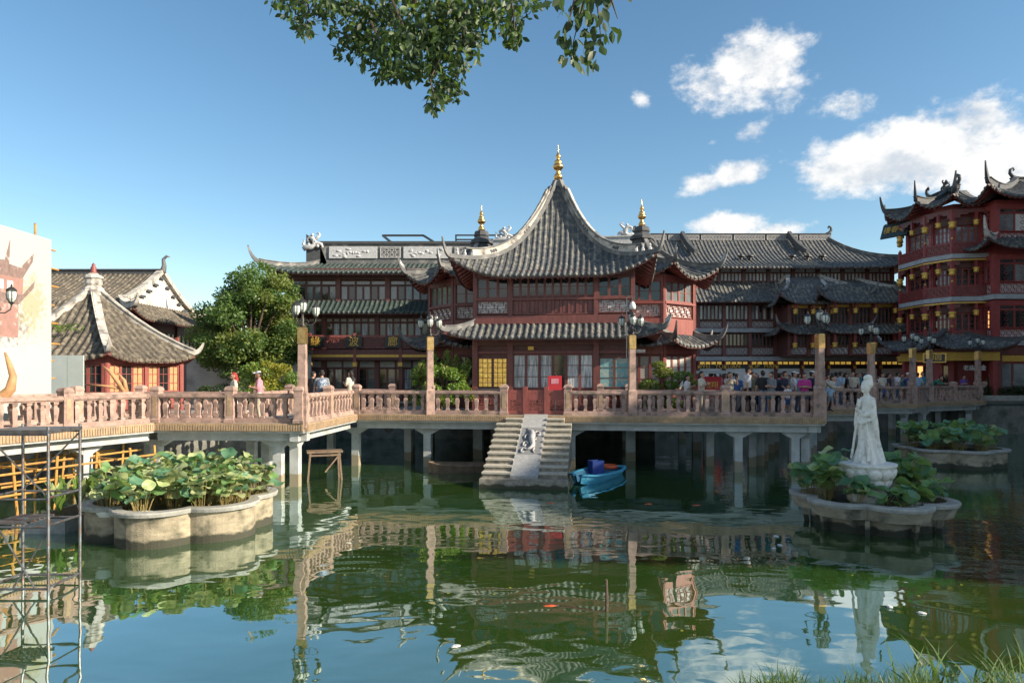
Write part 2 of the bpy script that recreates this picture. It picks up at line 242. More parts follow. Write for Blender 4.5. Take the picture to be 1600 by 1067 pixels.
# ------------------------------------------------------------------ mesh helpers
class MB:
    """Collects boxes, tubes, lathes and sweeps; build() links them as one mesh object."""
    def __init__(s): s.v = []; s.f = []; s.m = []; s.cur = 0
    def add(s, vs, fs):
        o = len(s.v); s.v += [tuple(p) for p in vs]
        for f in fs: s.f.append(tuple(i + o for i in f)); s.m.append(s.cur)
        return s
    def box(s, c, size, rot=0.0):
        cx, cy, cz = c; a, b, h = size[0] / 2, size[1] / 2, size[2] / 2; ca, sa = math.cos(rot), math.sin(rot)
        vs = [(cx + x * ca - y * sa, cy + x * sa + y * ca, cz + z) for z in (-h, h) for x, y in ((-a, -b), (a, -b), (a, b), (-a, b))]
        return s.add(vs, [(3, 2, 1, 0), (4, 5, 6, 7), (0, 1, 5, 4), (1, 2, 6, 5), (2, 3, 7, 6), (3, 0, 4, 7)])
    def bx(s, x0, x1, y0, y1, z0, z1): return s.box(((x0 + x1) / 2, (y0 + y1) / 2, (z0 + z1) / 2), (abs(x1 - x0), abs(y1 - y0), abs(z1 - z0)))
    def beam(s, p, q, w, h, up=(0, 0, 1)):
        p, q = Vector(p), Vector(q); d = (q - p); 
        if d.length < 1e-6: return s
        d.normalize(); u = Vector(up)
        if abs(d.dot(u)) > .99: u = Vector((0, 1, 0))
        sd = d.cross(u).normalized(); u = sd.cross(d).normalized()
        vs = [b + sd * (i * w / 2) + u * (j * h / 2) for b in (p, q) for i, j in ((-1, -1), (1, -1), (1, 1), (-1, 1))]
        return s.add(vs, [(0, 1, 2, 3), (7, 6, 5, 4), (4, 5, 1, 0), (5, 6, 2, 1), (6, 7, 3, 2), (7, 4, 0, 3)])
    def tube(s, path, rad, n=6, caps=True):
        path = [Vector(p) for p in path]; k = len(path)
        if not hasattr(rad, '__len__'): rad = [rad] * k
        t0 = (path[1] - path[0]).normalized(); ref = Vector((0, 0, 1)) if abs(t0.z) < .9 else Vector((1, 0, 0))
        u = t0.cross(ref).normalized(); vs = []
        for i, p in enumerate(path):
            t = (path[min(i + 1, k - 1)] - path[max(i - 1, 0)]).normalized()
            u = (u - t * u.dot(t)); u = u.normalized() if u.length > 1e-6 else t.orthogonal().normalized()
            w = t.cross(u)
            for j in range(n):
                a = 2 * PI * j / n; vs.append(p + (u * math.cos(a) + w * math.sin(a)) * rad[i])
        fs = [(i * n + j, i * n + (j + 1) % n, (i + 1) * n + (j + 1) % n, (i + 1) * n + j) for i in range(k - 1) for j in range(n)]
        if caps: fs += [tuple(range(n - 1, -1, -1)), tuple((k - 1) * n + j for j in range(n))]
        return s.add(vs, fs)
    def sweep(s, path, ws, hs, base=0.0):
        """rectangular section, upright, standing on the path"""
        path = [Vector(p) for p in path]; k = len(path); vs = []
        for i, p in enumerate(path):
            t = path[min(i + 1, k - 1)] - path[max(i - 1, 0)]; hd = Vector((t.x, t.y, 0))
            hd = hd.normalized() if hd.length > 1e-6 else Vector((1, 0, 0)); t.normalize()
            sd = Vector((hd.y, -hd.x, 0)); up = sd.cross(t).normalized()
            if up.z < 0: up = -up
            w = ws[i] if hasattr(ws, '__len__') else ws; h = hs[i] if hasattr(hs, '__len__') else hs
            b = p + up * base
            vs += [b - sd * w / 2, b + sd * w / 2, b + sd * w / 2 + up * h, b - sd * w / 2 + up * h]
        fs = [(i * 4 + j, i * 4 + (j + 1) % 4, i * 4 + 4 + (j + 1) % 4, i * 4 + 4 + j) for i in range(k - 1) for j in range(4)]
        fs += [(3, 2, 1, 0), tuple((k - 1) * 4 + j for j in range(4))]
        return s.add(vs, fs)
    def lathe(s, prof, c=(0, 0, 0), n=10, rot=0.0, sx=1.0, sy=1.0):
        vs = [(c[0] + r * sx * math.cos(rot + 2 * PI * j / n), c[1] + r * sy * math.sin(rot + 2 * PI * j / n), c[2] + z) for r, z in prof for j in range(n)]
        k = len(prof); fs = [(i * n + j, i * n + (j + 1) % n, (i + 1) * n + (j + 1) % n, (i + 1) * n + j) for i in range(k - 1) for j in range(n)]
        fs += [tuple(range(n - 1, -1, -1)), tuple((k - 1) * n + j for j in range(n))]
        return s.add(vs, fs)
    def prism(s, poly, z0, z1):
        n = len(poly); vs = [(x, y, z0) for x, y in poly] + [(x, y, z1) for x, y in poly]
        return s.add(vs, [tuple(range(n - 1, -1, -1)), tuple(range(n, 2 * n))] + [(i, (i + 1) % n, n + (i + 1) % n, n + i) for i in range(n)])
    def ball(s, c, r, n=8, k=5):
        r = r if hasattr(r, '__len__') else (r, r, r)
        vs = [(c[0], c[1], c[2] - r[2])] + [(c[0] + r[0] * math.sin(PI * i / k) * math.cos(2 * PI * j / n), c[1] + r[1] * math.sin(PI * i / k) * math.sin(2 * PI * j / n), c[2] - r[2] * math.cos(PI * i / k)) for i in range(1, k) for j in range(n)] + [(c[0], c[1], c[2] + r[2])]
        fs = [(0, 1 + (j + 1) % n, 1 + j) for j in range(n)] + [(1 + i * n + j, 1 + i * n + (j + 1) % n, 1 + (i + 1) * n + (j + 1) % n, 1 + (i + 1) * n + j) for i in range(k - 2) for j in range(n)]
        last = len(vs) - 1; b = 1 + (k - 2) * n; fs += [(b + j, b + (j + 1) % n, last) for j in range(n)]
        return s.add(vs, fs)
    def mesh(s, name, mats, smooth=False):
        me = bpy.data.meshes.new(name); me.from_pydata(s.v, [], s.f)
        for q in (mats if isinstance(mats, (list, tuple)) else [mats]): me.materials.append(M[q] if isinstance(q, str) else q)
        if any(s.m): me.polygons.foreach_set('material_index', s.m)
        if smooth: me.polygons.foreach_set('use_smooth', [True] * len(s.f))
        me.update(); return me
    def build(s, name, mats, parent=None, loc=None, rotz=0.0, smooth=False):
        return link(name, s.mesh(name, mats, smooth), parent, loc, rotz)

ZB = {}
def link(name, me, parent=None, loc=None, rotz=0.0):
    """loc: local XY of the parent and absolute height (a thing's Empty stands at its base)"""
    o = bpy.data.objects.new(name, me); COL.objects.link(o)
    l = list(loc or (0, 0, 0))
    if parent is not None:
        o.parent = parent; l[2] -= ZB.get(parent.name, 0.0)
    o.location = l; o.rotation_euler = (0, 0, rotz)
    return o
def tag(o, label, cat, group=None):
    o['label'] = label; o['category'] = cat
    if group: o['group'] = group
    return o
def thing(name, label, cat, loc=(0, 0, 0), rotz=0.0, group=None, local=False):
    """local=True: the parts use coordinates from the Empty; else XY local, height absolute"""
    o = bpy.data.objects.new(name, None); COL.objects.link(o); o.location = loc; o.rotation_euler = (0, 0, rotz); o.empty_display_size = .2
    ZB[o.name] = 0.0 if local else loc[2]
    return tag(o, label, cat, group)
def struct(name, mb, mats, kind='structure'):
    o = mb.build(name, mats); o['kind'] = kind; return o
def stuff(o): o['kind'] = 'stuff'; return o
def copy_tree(o, loc=None, rotz=None, scale=None, label=None, parent=None):
    c = o.copy(); COL.objects.link(c); c.parent = parent
    for ch in list(o.children): copy_tree(ch, parent=c)
    if loc is not None: c.location = loc
    if rotz is not None: c.rotation_euler = (0, 0, rotz)
    if scale is not None: c.scale = (scale,) * 3 if not hasattr(scale, '__len__') else scale
    if label: c['label'] = label
    return c
def text_mesh(body, size, mats, depth=.012):
    c = bpy.data.curves.new('lettering', 'FONT'); c.body = body; c.size = size; c.extrude = depth; c.align_x = 'CENTER'; c.align_y = 'CENTER'; c.resolution_u = 2
    o = bpy.data.objects.new('lettering', c); COL.objects.link(o); bpy.context.view_layer.update()
    me = bpy.data.meshes.new_from_object(o.evaluated_get(bpy.context.evaluated_depsgraph_get())); bpy.data.objects.remove(o)
    me.materials.clear(); me.materials.append(M[mats]); me.transform(Matrix.Rotation(PI / 2, 4, 'X')); return me
def offset_poly(poly, d):
    """CCW polygon grown outward by d"""
    n = len(poly); out = []
    for i in range(n):
        a, b, c = Vector(poly[i - 1]), Vector(poly[i]), Vector(poly[(i + 1) % n])
        d1 = (b - a).normalized(); d2 = (c - b).normalized(); n1 = Vector((d1.y, -d1.x)); n2 = Vector((d2.y, -d2.x))
        bis = (n1 + n2); bis = bis / max(bis.dot(n1), .3) ; out.append(tuple(b + bis * d))
    return out
# ------------------------------------------------------------------ roofs
def roof(parent, top, eave, zt, ze, tile='tile', spacing=.27, r=.075, lift=.5, lift_len=1.8, ext=.15, curve=(.35, 2.4), vq=1.6,
         edges=None, horn=(.9, .9), ridge=(.2, .26), ridge_mat='ridge_grey', rows_as_parts=False, hips=None, nv=9, soffit='brown_wood', figures=False, thick=.14, rafters=None, drip=True):
    """Curved tiled roof between a top outline and an eave outline (counter-clockwise, parallel edges).
    Tile rows run down the slope; corners are swept up and carry hip ridges that end in horns."""
    n = len(eave); cen = Vector((sum(p[0] for p in eave) / n, sum(p[1] for p in eave) / n))
    rad = [(Vector(p) - cen).normalized() for p in eave]
    def g(v):
        v = min(1.0, v); return curve[0] * v + (1 - curve[0]) * (1 - (1 - v) ** curve[1])
    def surf(i, s, v):
        e0, e1, t0, t1 = (Vector(q) for q in (eave[i], eave[(i + 1) % n], top[i], top[(i + 1) % n]))
        t = (e1 - e0).normalized(); nn = Vector((t.y, -t.x)); m = (e0 + e1) / 2
        a = (t0 - m).dot(t) * (1 - v) + (e0 - m).dot(t) * v; b = (t1 - m).dot(t) * (1 - v) + (e1 - m).dot(t) * v
        dt = (t0 - m).dot(nn); p = m + t * s + nn * dt * (1 - v)
        L = lift_len
        f0 = max(0, 1 - (s - a) / L) ** 2.2; f1 = max(0, 1 - (b - s) / L) ** 2.2; f = min(1, f0 + f1)
        p = p + rad[i] * (ext * f0 * v * v) + rad[(i + 1) % n] * (ext * f1 * v * v)
        return Vector((p.x, p.y, zt - (zt - ze) * g(v) + lift * f * v ** vq)), a, b
    use = range(n) if edges is None else edges
    base = MB(); rolls = MB(); fas = MB(); rows = []; jit = random.Random(len(eave) * 31 + int(zt * 100))
    for i in use:
        e0, e1 = Vector(eave[i]), Vector(eave[(i + 1) % n]); W = (e1 - e0).length
        if W < .2: continue
        _, at, bt = surf(i, 0, 0); _, ae_, be_ = surf(i, 0, 1)
        nu = max(6, int(W / .45)); grid = []
        for k in range(nv + 1):
            v = k / nv; a = at + (ae_ - at) * v; b = bt + (be_ - bt) * v
            grid.append([surf(i, a + (b - a) * j / nu, v)[0] for j in range(nu + 1)])
        vs = [p for row in grid for p in row]; w1 = nu + 1
        base.cur = 0
        base.add(vs, [(k * w1 + j, (k + 1) * w1 + j, (k + 1) * w1 + j + 1, k * w1 + j + 1) for k in range(nv) for j in range(nu)])
        base.cur = 1   # underside and eave edge
        lo = [p - Vector((0, 0, thick)) for p in vs]
        base.add(lo, [(k * w1 + j + 1, (k + 1) * w1 + j + 1, (k + 1) * w1 + j, k * w1 + j) for k in range(nv) for j in range(nu)])
        ed = grid[-1]; base.add(ed + [p - Vector((0, 0, thick)) for p in ed], [(j, w1 + j, w1 + j + 1, j + 1) for j in range(nu)])
        t = (e1 - e0).normalized(); out = Vector((t.y, -t.x, 0))
        cnt = int(W / spacing); s0 = -(cnt - 1) * spacing / 2
        tv = Vector((t.x, t.y, 0))
        for q in range(cnt):
            s = s0 + q * spacing + jit.uniform(-.012, .012)
            # where does this row start below the hip?
            v0 = 0.0
            if s < at and ae_ < at: v0 = (at - s) / (at - ae_)
            if s > bt and be_ > bt: v0 = max(v0, (s - bt) / (be_ - bt))
            if v0 > .97: continue
            ns = max(2, int(round((1 - v0) * nv))); pts = [surf(i, s, v0 + (1 - v0) * k / ns)[0] for k in range(ns + 1)]
            pts.append(pts[-1] + (pts[-1] - pts[-2]).normalized() * .06)
            mb = MB() if rows_as_parts else rolls
            vs2 = []; H = 5
            rj = r * jit.uniform(.93, 1.06)
            for k, p in enumerate(pts):
                r_ = rj * (1.05 if k % 2 else .93); p = p + Vector((0, 0, jit.uniform(-.008, .008)))
                for j in range(H):
                    an = PI * j / (H - 1); vs2.append(p + tv * (math.cos(an) * r_) + Vector((0, 0, math.sin(an) * r_ * 1.15 - .012)))
            fs = [(k * H + j, (k + 1) * H + j, (k + 1) * H + j + 1, k * H + j + 1) for k in range(len(pts) - 1) for j in range(H - 1)]
            mb.add(vs2, fs)
            pe = pts[-1] + out * .004   # round end tile
            circ = [pe + tv * (math.cos(2 * PI * j / 8) * r * 1.12) + Vector((0, 0, math.sin(2 * PI * j / 8) * r * 1.12 + r * .1)) for j in range(8)]
            cb = [p - out * .05 for p in circ]
            mb.add(circ + cb, [tuple(range(8))] + [(j, 8 + j, 8 + (j + 1) % 8, (j + 1) % 8) for j in range(8)])
            if drip and q < cnt - 1:      # hanging drip tile between two rows
                pd = surf(i, s + spacing / 2, 1)[0] + out * .03
                hw = spacing / 2 - r * .8
                mb.add([pd - tv * hw + Vector((0, 0, .03)), pd + tv * hw + Vector((0, 0, .03)), pd + tv * hw * .7 - Vector((0, 0, .06)), pd - Vector((0, 0, .11)), pd - tv * hw * .7 - Vector((0, 0, .06))], [(4, 3, 2, 1, 0)])
            if rows_as_parts: rows.append(mb)
            if rafters and q % 1 == 0:
                vr = max(v0, 1 - rafters)
                pa = surf(i, s, vr)[0] - Vector((0, 0, thick + .05)); pb = surf(i, s, .97)[0] - Vector((0, 0, thick + .05))
                if (pb - pa).length > .1: fas.beam(pa, pb, .07, .08)
    base.build('roof_base', [tile, soffit], parent)
    for mb in rows: mb.build('tile_row', tile, parent, smooth=True)
    if rolls.v: stuff(rolls.build('tile_rows', tile, parent, smooth=True))
    if fas.v: stuff(fas.build('rafters', 'red_wood', parent))
    for i in (range(n) if hips is None else hips):
        prev = (i - 1) % n
        if i in use: side, sg = i, 0
        elif prev in use: side, sg = prev, 1
        else: continue
        pth = []
        for k in range(11):
            v = k / 10; _, a, b = surf(side, 0, v); pth.append(surf(side, a if sg == 0 else b, v)[0])
        c = rad[i]; ws = [ridge[0]] * 11; hs = [ridge[1]] * 11
        end = pth[-1]; sl = (pth[-1] - pth[-2]); hd = Vector((c.x, c.y, 0))
        for k in range(1, 9):
            q = k / 8
            pth.append(end + hd * horn[0] * (q - .38 * q * q) + Vector((0, 0, horn[1] * q ** 1.5)))
            ws.append(ridge[0] * (1 - .78 * q)); hs.append(ridge[1] * (1 - .72 * q))
        h = MB().sweep(pth, ws, hs, -.03)
        h.sweep([p + Vector((0, 0, ridge[1] * .82)) for p in pth[:11]], ridge[0] * 1.5, ridge[1] * .16)
        hr = h.build('hip_ridge', ridge_mat, parent)
        if figures:
            f = MB()
            for k in (12, 13, 14, 15):
                p = pth[k] + Vector((0, 0, hs[k])); f.lathe([(.05, 0), (.06, .06), (.03, .1), (.045, .16), (.01, .21)], p - Vector((0, 0, .03)), 6)
            f.build('ridge_figures', 'sculpt_white', hr)
    return surf

def ridge_bar(parent, p, q, w=.24, h=.45, matn='ridge_grey', name='ridge', curl=True):
    mb = MB(); p, q = Vector(p), Vector(q); mb.beam(p + Vector((0, 0, h / 2)), q + Vector((0, 0, h / 2)), w, h); mb.beam(p + Vector((0, 0, h)), q + Vector((0, 0, h)), w * 1.5, .07)
    o = mb.build(name, matn, parent)
    if curl:
        d = (q - p).normalized()
        for e, sg in ((p, -1), (q, 1)):
            c = MB(); c.tube([e + d * sg * x + Vector((0, 0, h + z)) for x, z in ((-.35, 0), (-.1, .1), (.1, .35), (.08, .6), (-.12, .72), (-.2, .58), (-.1, .5))], [.14, .14, .12, .1, .08, .06, .03], 7)
            c.build('ridge_end', matn, o, smooth=True)
    return o

# ------------------------------------------------------------------ joinery
_cache = {}
def win_meshes(w, h, cols, rows, fw, wood, pane, low, diamond):
    key = (round(w, 2), round(h, 2), cols, rows, fw, wood, pane, low, diamond)
    if key in _cache: return _cache[key]
    f = MB(); d = .06; z0 = low * h
    f.bx(0, fw, -d, 0, 0, h); f.bx(w - fw, w, -d, 0, 0, h); f.bx(fw, w - fw, -d, 0, h - fw, h); f.bx(fw, w - fw, -d, 0, 0, fw)
    if low: 
        f.bx(fw, w - fw, -d, 0, z0 - fw / 2, z0 + fw / 2); f.cur = 1; f.bx(fw, w - fw, -d * .3, 0, fw, z0 - fw / 2); f.cur = 0
        f.bx(fw * 1.7, w - fw * 1.7, -d * .55, -d * .3, fw * 1.9, z0 - fw * 1.4)
    b = fw * .45; zz = z0 if low else 0
    for i in range(1, cols): x = w * i / cols; f.bx(x - b / 2, x + b / 2, -d * .7, -.008, zz + fw * .5, h - fw)
    for j in range(1, rows): z = zz + (h - zz) * j / rows; f.bx(fw, w - fw, -d * .72, -.01, z - b / 2, z + b / 2)
    if diamond:
        for j in range(diamond):
            zc = zz + (h - zz) * (j + .5) / diamond; rr = min(w * .24, (h - zz) / diamond * .36)
            for k in range(4):
                a0, a1 = PI / 2 * k, PI / 2 * (k + 1); f.beam((w / 2 + rr * math.cos(a0), -d * .5, zc + rr * math.sin(a0)), (w / 2 + rr * math.cos(a1), -d * .5, zc + rr * math.sin(a1)), b * .9, b, (0, 1, 0))
    p = MB(); p.bx(fw * .9, w - fw * .9, -.018, -.004, (z0 if low else fw * .9), h - fw * .9)
    _cache[key] = (f.mesh('window', [wood, 'brown_wood']), p.mesh('pane', pane)); return _cache[key]
def window(parent, p, ang, z, w, h, cols=1, rows=2, fw=.055, wood='maroon', pane='glass', low=0, diamond=0, name='window'):
    a, b = win_meshes(w, h, cols, rows, fw, wood, pane, low, diamond)
    o = link(name, a, parent, (p[0], p[1], z), ang); link('pane', b, o); return o
def lattice_mesh(w, h, wood, back, cell=.24):
    key = ('lat', round(w, 2), round(h, 2), wood, back, cell)
    if key in _cache: return _cache[key]
    f = MB(); f.cur = 1; f.bx(.02, w - .02, -.012, 0, .02, h - .02); f.cur = 0; fw = .05; b = .026; d = .05
    f.bx(0, fw, -d - .02, 0, 0, h); f.bx(w - fw, w, -d - .02, 0, 0, h); f.bx(fw, w - fw, -d - .02, 0, 0, fw); f.bx(fw, w - fw, -d - .02, 0, h - fw, h)
    nx = max(1, round((w - 2 * fw) / cell)); nz = max(1, round((h - 2 * fw) / cell)); cx = (w - 2 * fw) / nx; cz = (h - 2 * fw) / nz
    for i in range(nx):
        for j in range(nz):
            x = fw + i * cx; z = fw + j * cz
            if (i + j) % 2 == 0:     # interlocking key fret
                f.bx(x, x + cx * .72, -d, -.012, z + cz * .66, z + cz * .66 + b); f.bx(x + cx * .28, x + cx, -d, -.012, z + cz * .3, z + cz * .3 + b)
                f.bx(x + cx * .28, x + cx * .28 + b, -d - .002, -.012, z, z + cz * .3); f.bx(x + cx * .72, x + cx * .72 + b, -d - .002, -.012, z + cz * .66, z + cz)
            else:
                f.bx(x + cx * .66, x + cx * .66 + b, -d - .002, -.012, z, z + cz * .72); f.bx(x + cx * .3, x + cx * .3 + b, -d - .002, -.012, z + cz * .28, z + cz)
                f.bx(x, x + cx * .3, -d, -.012, z + cz * .72, z + cz * .72 + b); f.bx(x + cx * .66, x + cx, -d, -.012, z + cz * .28, z + cz * .28 + b)
    _cache[key] = f.mesh('lattice_panel', [wood, back]); return _cache[key]
def facade(parent, p0, p1, z0, z1, bays, rows, wood='maroon', col=.2, col_mat=None, ends=(True, True), off=0.0):
    """A timber front between p0 and p1 (outside is to the right of p0->p1). bays: bay count or relative widths.
    rows: list of (za, zb, kind, count, options) stacked in each bay (options may hold 'only': bays it applies to)."""
    p0, p1 = Vector(p0), Vector(p1); d = p1 - p0; W = d.length; d.normalize(); ang = math.atan2(d.y, d.x); nrm = Vector((d.y, -d.x))
    ws = [1.0] * bays if isinstance(bays, int) else bays; tot = sum(ws); xs = [0]
    for q in ws: xs.append(xs[-1] + q / tot * W)
    def at(x, o=0.0): q = p0 + d * x + nrm * (o + off); return (q.x, q.y)
    for i, x in enumerate(xs):
        if (i == 0 and not ends[0]) or (i == len(xs) - 1 and not ends[1]): continue
        c = at(x, .03); MB().box((0, 0, (z0 + z1) / 2), (col, col, z1 - z0)).build('column', col_mat or wood, parent, (c[0], c[1], 0), ang)
    for za, zb, kind, cnt, opt in rows:
        opt = dict(opt); only = opt.pop('only', None)
        if kind == 'beam':
            c = at(W / 2, opt.get('out', .04)); MB().box((0, 0, (za + zb) / 2), (W - .004, opt.get('depth', .16), zb - za)).build(opt.get('name', 'beam'), opt.get('mat', wood), parent, (c[0], c[1], 0), ang); continue
        for i in range(len(xs) - 1):
            if only is not None and i not in only: continue
            a, b = xs[i] + col / 2, xs[i + 1] - col / 2; w = b - a
            if kind == 'win':
                for k in range(cnt):
                    o2 = dict(opt); pl = o2.pop('panes', None)
                    if pl: o2['pane'] = pl[k % len(pl)]
                    o2.setdefault('wood', wood); window(parent, at(a + w * k / cnt), ang, za, w / cnt - .004, zb - za, **o2)
            elif kind == 'lattice':
                link('lattice_panel', lattice_mesh(w, zb - za, opt.get('wood', wood), opt.get('back', 'lattice_back'), opt.get('cell', .24)), parent, (*at(a), za), ang)
            elif kind == 'panel':
                for k in range(cnt):
                    ww = w / cnt; key = ('pan', round(ww, 2), round(zb - za, 2), opt.get('mat', wood))
                    if key not in _cache:
                        m = MB(); h = zb - za; m.bx(0, ww - .01, -.03, 0, 0, h); m.bx(.07, ww - .08, -.05, -.03, .07, h - .07); _cache[key] = m.mesh('panel', opt.get('mat', wood))
                    link('panel', _cache[key], parent, (*at(a + ww * k), za), ang)
def core(parent, poly, z0, z1, matn='brown_wood', inset=.06, name='wall'):
    return MB().prism(offset_poly(poly, -inset), z0, z1).build(name, matn, parent)
def finial(parent, x, y, z, s=1.0, matn='gold', stem='ridge_grey'):
    MB().lathe([(r * s, q * s) for r, q in ((.36, -.3), (.34, 0), (.24, .06), (.24, .16), (.3, .2))], (x, y, z), 10).build('finial_base', stem, parent, smooth=False)
    prof = [(.16, .18), (.26, .24), (.33, .38), (.33, .5), (.24, .62), (.17, .68), (.2, .74), (.16, .8), (.17, .9), (.3, 1.0), (.38, 1.1), (.4, 1.2), (.33, 1.32), (.25, 1.38), (.3, 1.46), (.27, 1.58), (.15, 1.68), (.1, 1.74), (.19, 1.84), (.2, 1.94), (.12, 2.08), (.06, 2.2), (.035, 2.3), (.03, 2.75), (.004, 2.85)]
    MB().lathe([(r * s, q * s) for r, q in prof], (x, y, z), 14).build('finial', matn, parent, smooth=True)
def drop_ornament(parent, x, y, z, s=1.0):
    MB().bx(x - .07 * s, x + .07 * s, y - .07 * s, y + .07 * s, z, z + .55 * s).build('hanging_post', 'deep_red', parent)
    MB().lathe([(.03 * s, -.36 * s), (.12 * s, -.33 * s), (.17 * s, -.22 * s), (.12 * s, -.17 * s), (.18 * s, -.1 * s), (.18 * s, -.02 * s), (.1 * s, 0)], (x, y, z), 8).build('gold_drop', 'gold_paint', parent, smooth=True)
def dragon(parent, x, y, z, s, ang=0.0, name='ridge_dragon', matn='sculpt_white'):
    """curled ridge beast: scrolling body, head and crest"""
    m = MB(); ca, sa = math.cos(ang), math.sin(ang)
    def P(u, w, o=0): return (x + u * s * ca - o * s * sa, y + u * s * sa + o * s * ca, z + w * s)
    m.tube([P(*q) for q in ((-.7, 0), (-.45, .16), (-.15, .12), (.1, .3), (.05, .62), (-.18, .82), (-.4, .72), (-.36, .52), (-.2, .52))], [s * q for q in (.16, .2, .2, .19, .17, .14, .1, .07, .03)], 8)
    m.tube([P(*q) for q in ((.1, .25), (.35, .4), (.55, .32), (.62, .14), (.48, .06))], [s * q for q in (.17, .15, .12, .08, .03)], 7)
    m.tube([P(*q) for q in ((.06, .6), (.28, .8), (.45, .98), (.36, 1.12), (.2, 1.02))], [s * q for q in (.13, .1, .08, .06, .02)], 7)
    m.tube([P(*q) for q in ((-.55, .12), (-.7, .35), (-.6, .55), (-.75, .68))], [s * q for q in (.1, .09, .06, .02)], 6)
    for u, w in ((-.05, .95), (.16, .48), (-.3, .3), (.3, .2)): m.ball(P(u, w, -.08), (.12 * s,) * 3, 6, 4)
    return m.build(name, matn, parent, smooth=True)
# ------------------------------------------------------------------ ground, quay, water
GZ, DECK = 2.15, 2.19
POND = [(-17.0, 3.2), (36.0, 3.2), (36.0, 44.3), (29.0, 44.3), (29.0, 45.6), (8.5, 45.6), (8.5, 40.6), (-11.0, 40.6), (-11.0, 31.2), (-13.4, 27.2), (-15.8, 25.0), (-17.0, 24.6)]
def make_ground():
    bm = bmesh.new(); es = []
    for loop in ([(-900, -900), (900, -900), (900, 1500), (-900, 1500)], POND):
        vs = [bm.verts.new((x, y, GZ)) for x, y in loop]
        es += [bm.edges.new((vs[i], vs[(i + 1) % len(vs)])) for i in range(len(vs))]
    bmesh.ops.triangle_fill(bm, use_beauty=True, use_dissolve=False, edges=es)
    for f in bm.faces:
        if f.normal.z < 0: f.normal_flip()
    me = bpy.data.meshes.new('ground'); bm.to_mesh(me); me.materials.append(M['paving'])
    o = link('ground', me); o['kind'] = 'structure'
    q = MB(); n = len(POND)
    for i in range(n):
        a, b = POND[i], POND[(i + 1) % n]
        q.add([(a[0], a[1], -.6), (b[0], b[1], -.6), (b[0], b[1], GZ - .004), (a[0], a[1], GZ - .004)], [(3, 2, 1, 0)])
    struct('quay_wall', q, 'quay')
    q = MB()
    for i in range(1, n):
        a, b = Vector((*POND[i], GZ + .03)), Vector((*POND[(i + 1) % n], GZ + .03)); d = (b - a).normalized() * .17
        q.beam(a - d, b + d, .36, .1)
    struct('quay_coping', q, 'concrete')
    struct('pond_water', MB().add([(-60, 1, 0), (80, 1, 0), (80, 60, 0), (-60, 60, 0)], [(0, 1, 2, 3)]), 'water')
    bank = MB(); bank.add([(1.1, 3.0, 2.2), (9, 3.0, 2.2), (9, 4.25, 1.8), (1.3, 4.25, 1.8), (9, 4.8, -.4), (1.2, 4.8, -.4), (.9, 3.0, -.4)], [(0, 1, 2, 3), (3, 2, 4, 5), (0, 3, 5, 6)])
    bank.f = [tuple(reversed(f)) for f in bank.f]
    struct('grass_bank', bank, 'soil')
make_ground()

# ------------------------------------------------------------------ zigzag bridge
BR = [(-15.9, 11.6), (-11.8, 22.5), (-6.75, 22.2), (-6.4, 27.9), (4.65, 26.45), (11.65, 25.6), (14.75, 32.2), (17.05, 32.2), (20.6, 38.6), (22.75, 38.6), (25.3, 41.2), (29.6, 43.2), (31.5, 45.2)]
BW = 3.0
def off_line(pts, d):
    out = []
    for i, p in enumerate(pts):
        p = Vector(p); ns = []
        if i > 0: t = (p - Vector(pts[i - 1])).normalized(); ns.append(Vector((-t.y, t.x)))
        if i < len(pts) - 1: t = (Vector(pts[i + 1]) - p).normalized(); ns.append(Vector((-t.y, t.x)))
        if len(ns) == 1: b = ns[0]
        else: b = ns[0] + ns[1]; b = b / max(b.dot(ns[0]), .35)
        out.append(tuple(p + b * d))
    return out
BK = off_line(BR, BW)
bridge = thing('zigzag_bridge', 'pink stone zigzag footbridge with baluster railings crossing the green pond', 'bridge', (-6.4, 25, 0))
BO = Vector((-6.4, 25))
def bl(p): return (p[0] - BO.x, p[1] - BO.y)      # world -> bridge local
def wmesh(mb, name, mats, smooth=False, parent=bridge): return mb.build(name, mats, parent, (-BO.x, -BO.y, 0), smooth=smooth)
def baluster_mesh():
    m = MB(); k = math.sqrt(2)
    m.lathe([(r * k, z) for r, z in ((.075, 0), (.075, .05), (.05, .08), (.062, .2), (.078, .36), (.08, .44), (.05, .5), (.048, .54), (.072, .57), (.078, .64))], (0, 0, 0), 4, PI / 4)
    return m.mesh('baluster', 'stone_pink')
BALU = baluster_mesh()
def post_mesh():
    m = MB(); k = math.sqrt(2); m.cur = 0
    m.lathe([(r * k, z) for r, z in ((.17, 0), (.17, .1), (.145, .13), (.145, 1.02), (.165, 1.06), (.165, 1.1), (.13, 1.17), (.07, 1.2))], (0, 0, 0), 4, PI / 4)
    m.cur = 1
    for s in (-1, 1): m.box((0, s * .147, .56), (.14, .012, .62))
    return m.mesh('post', ['stone_pink', 'fascia'])
POST = post_mesh()
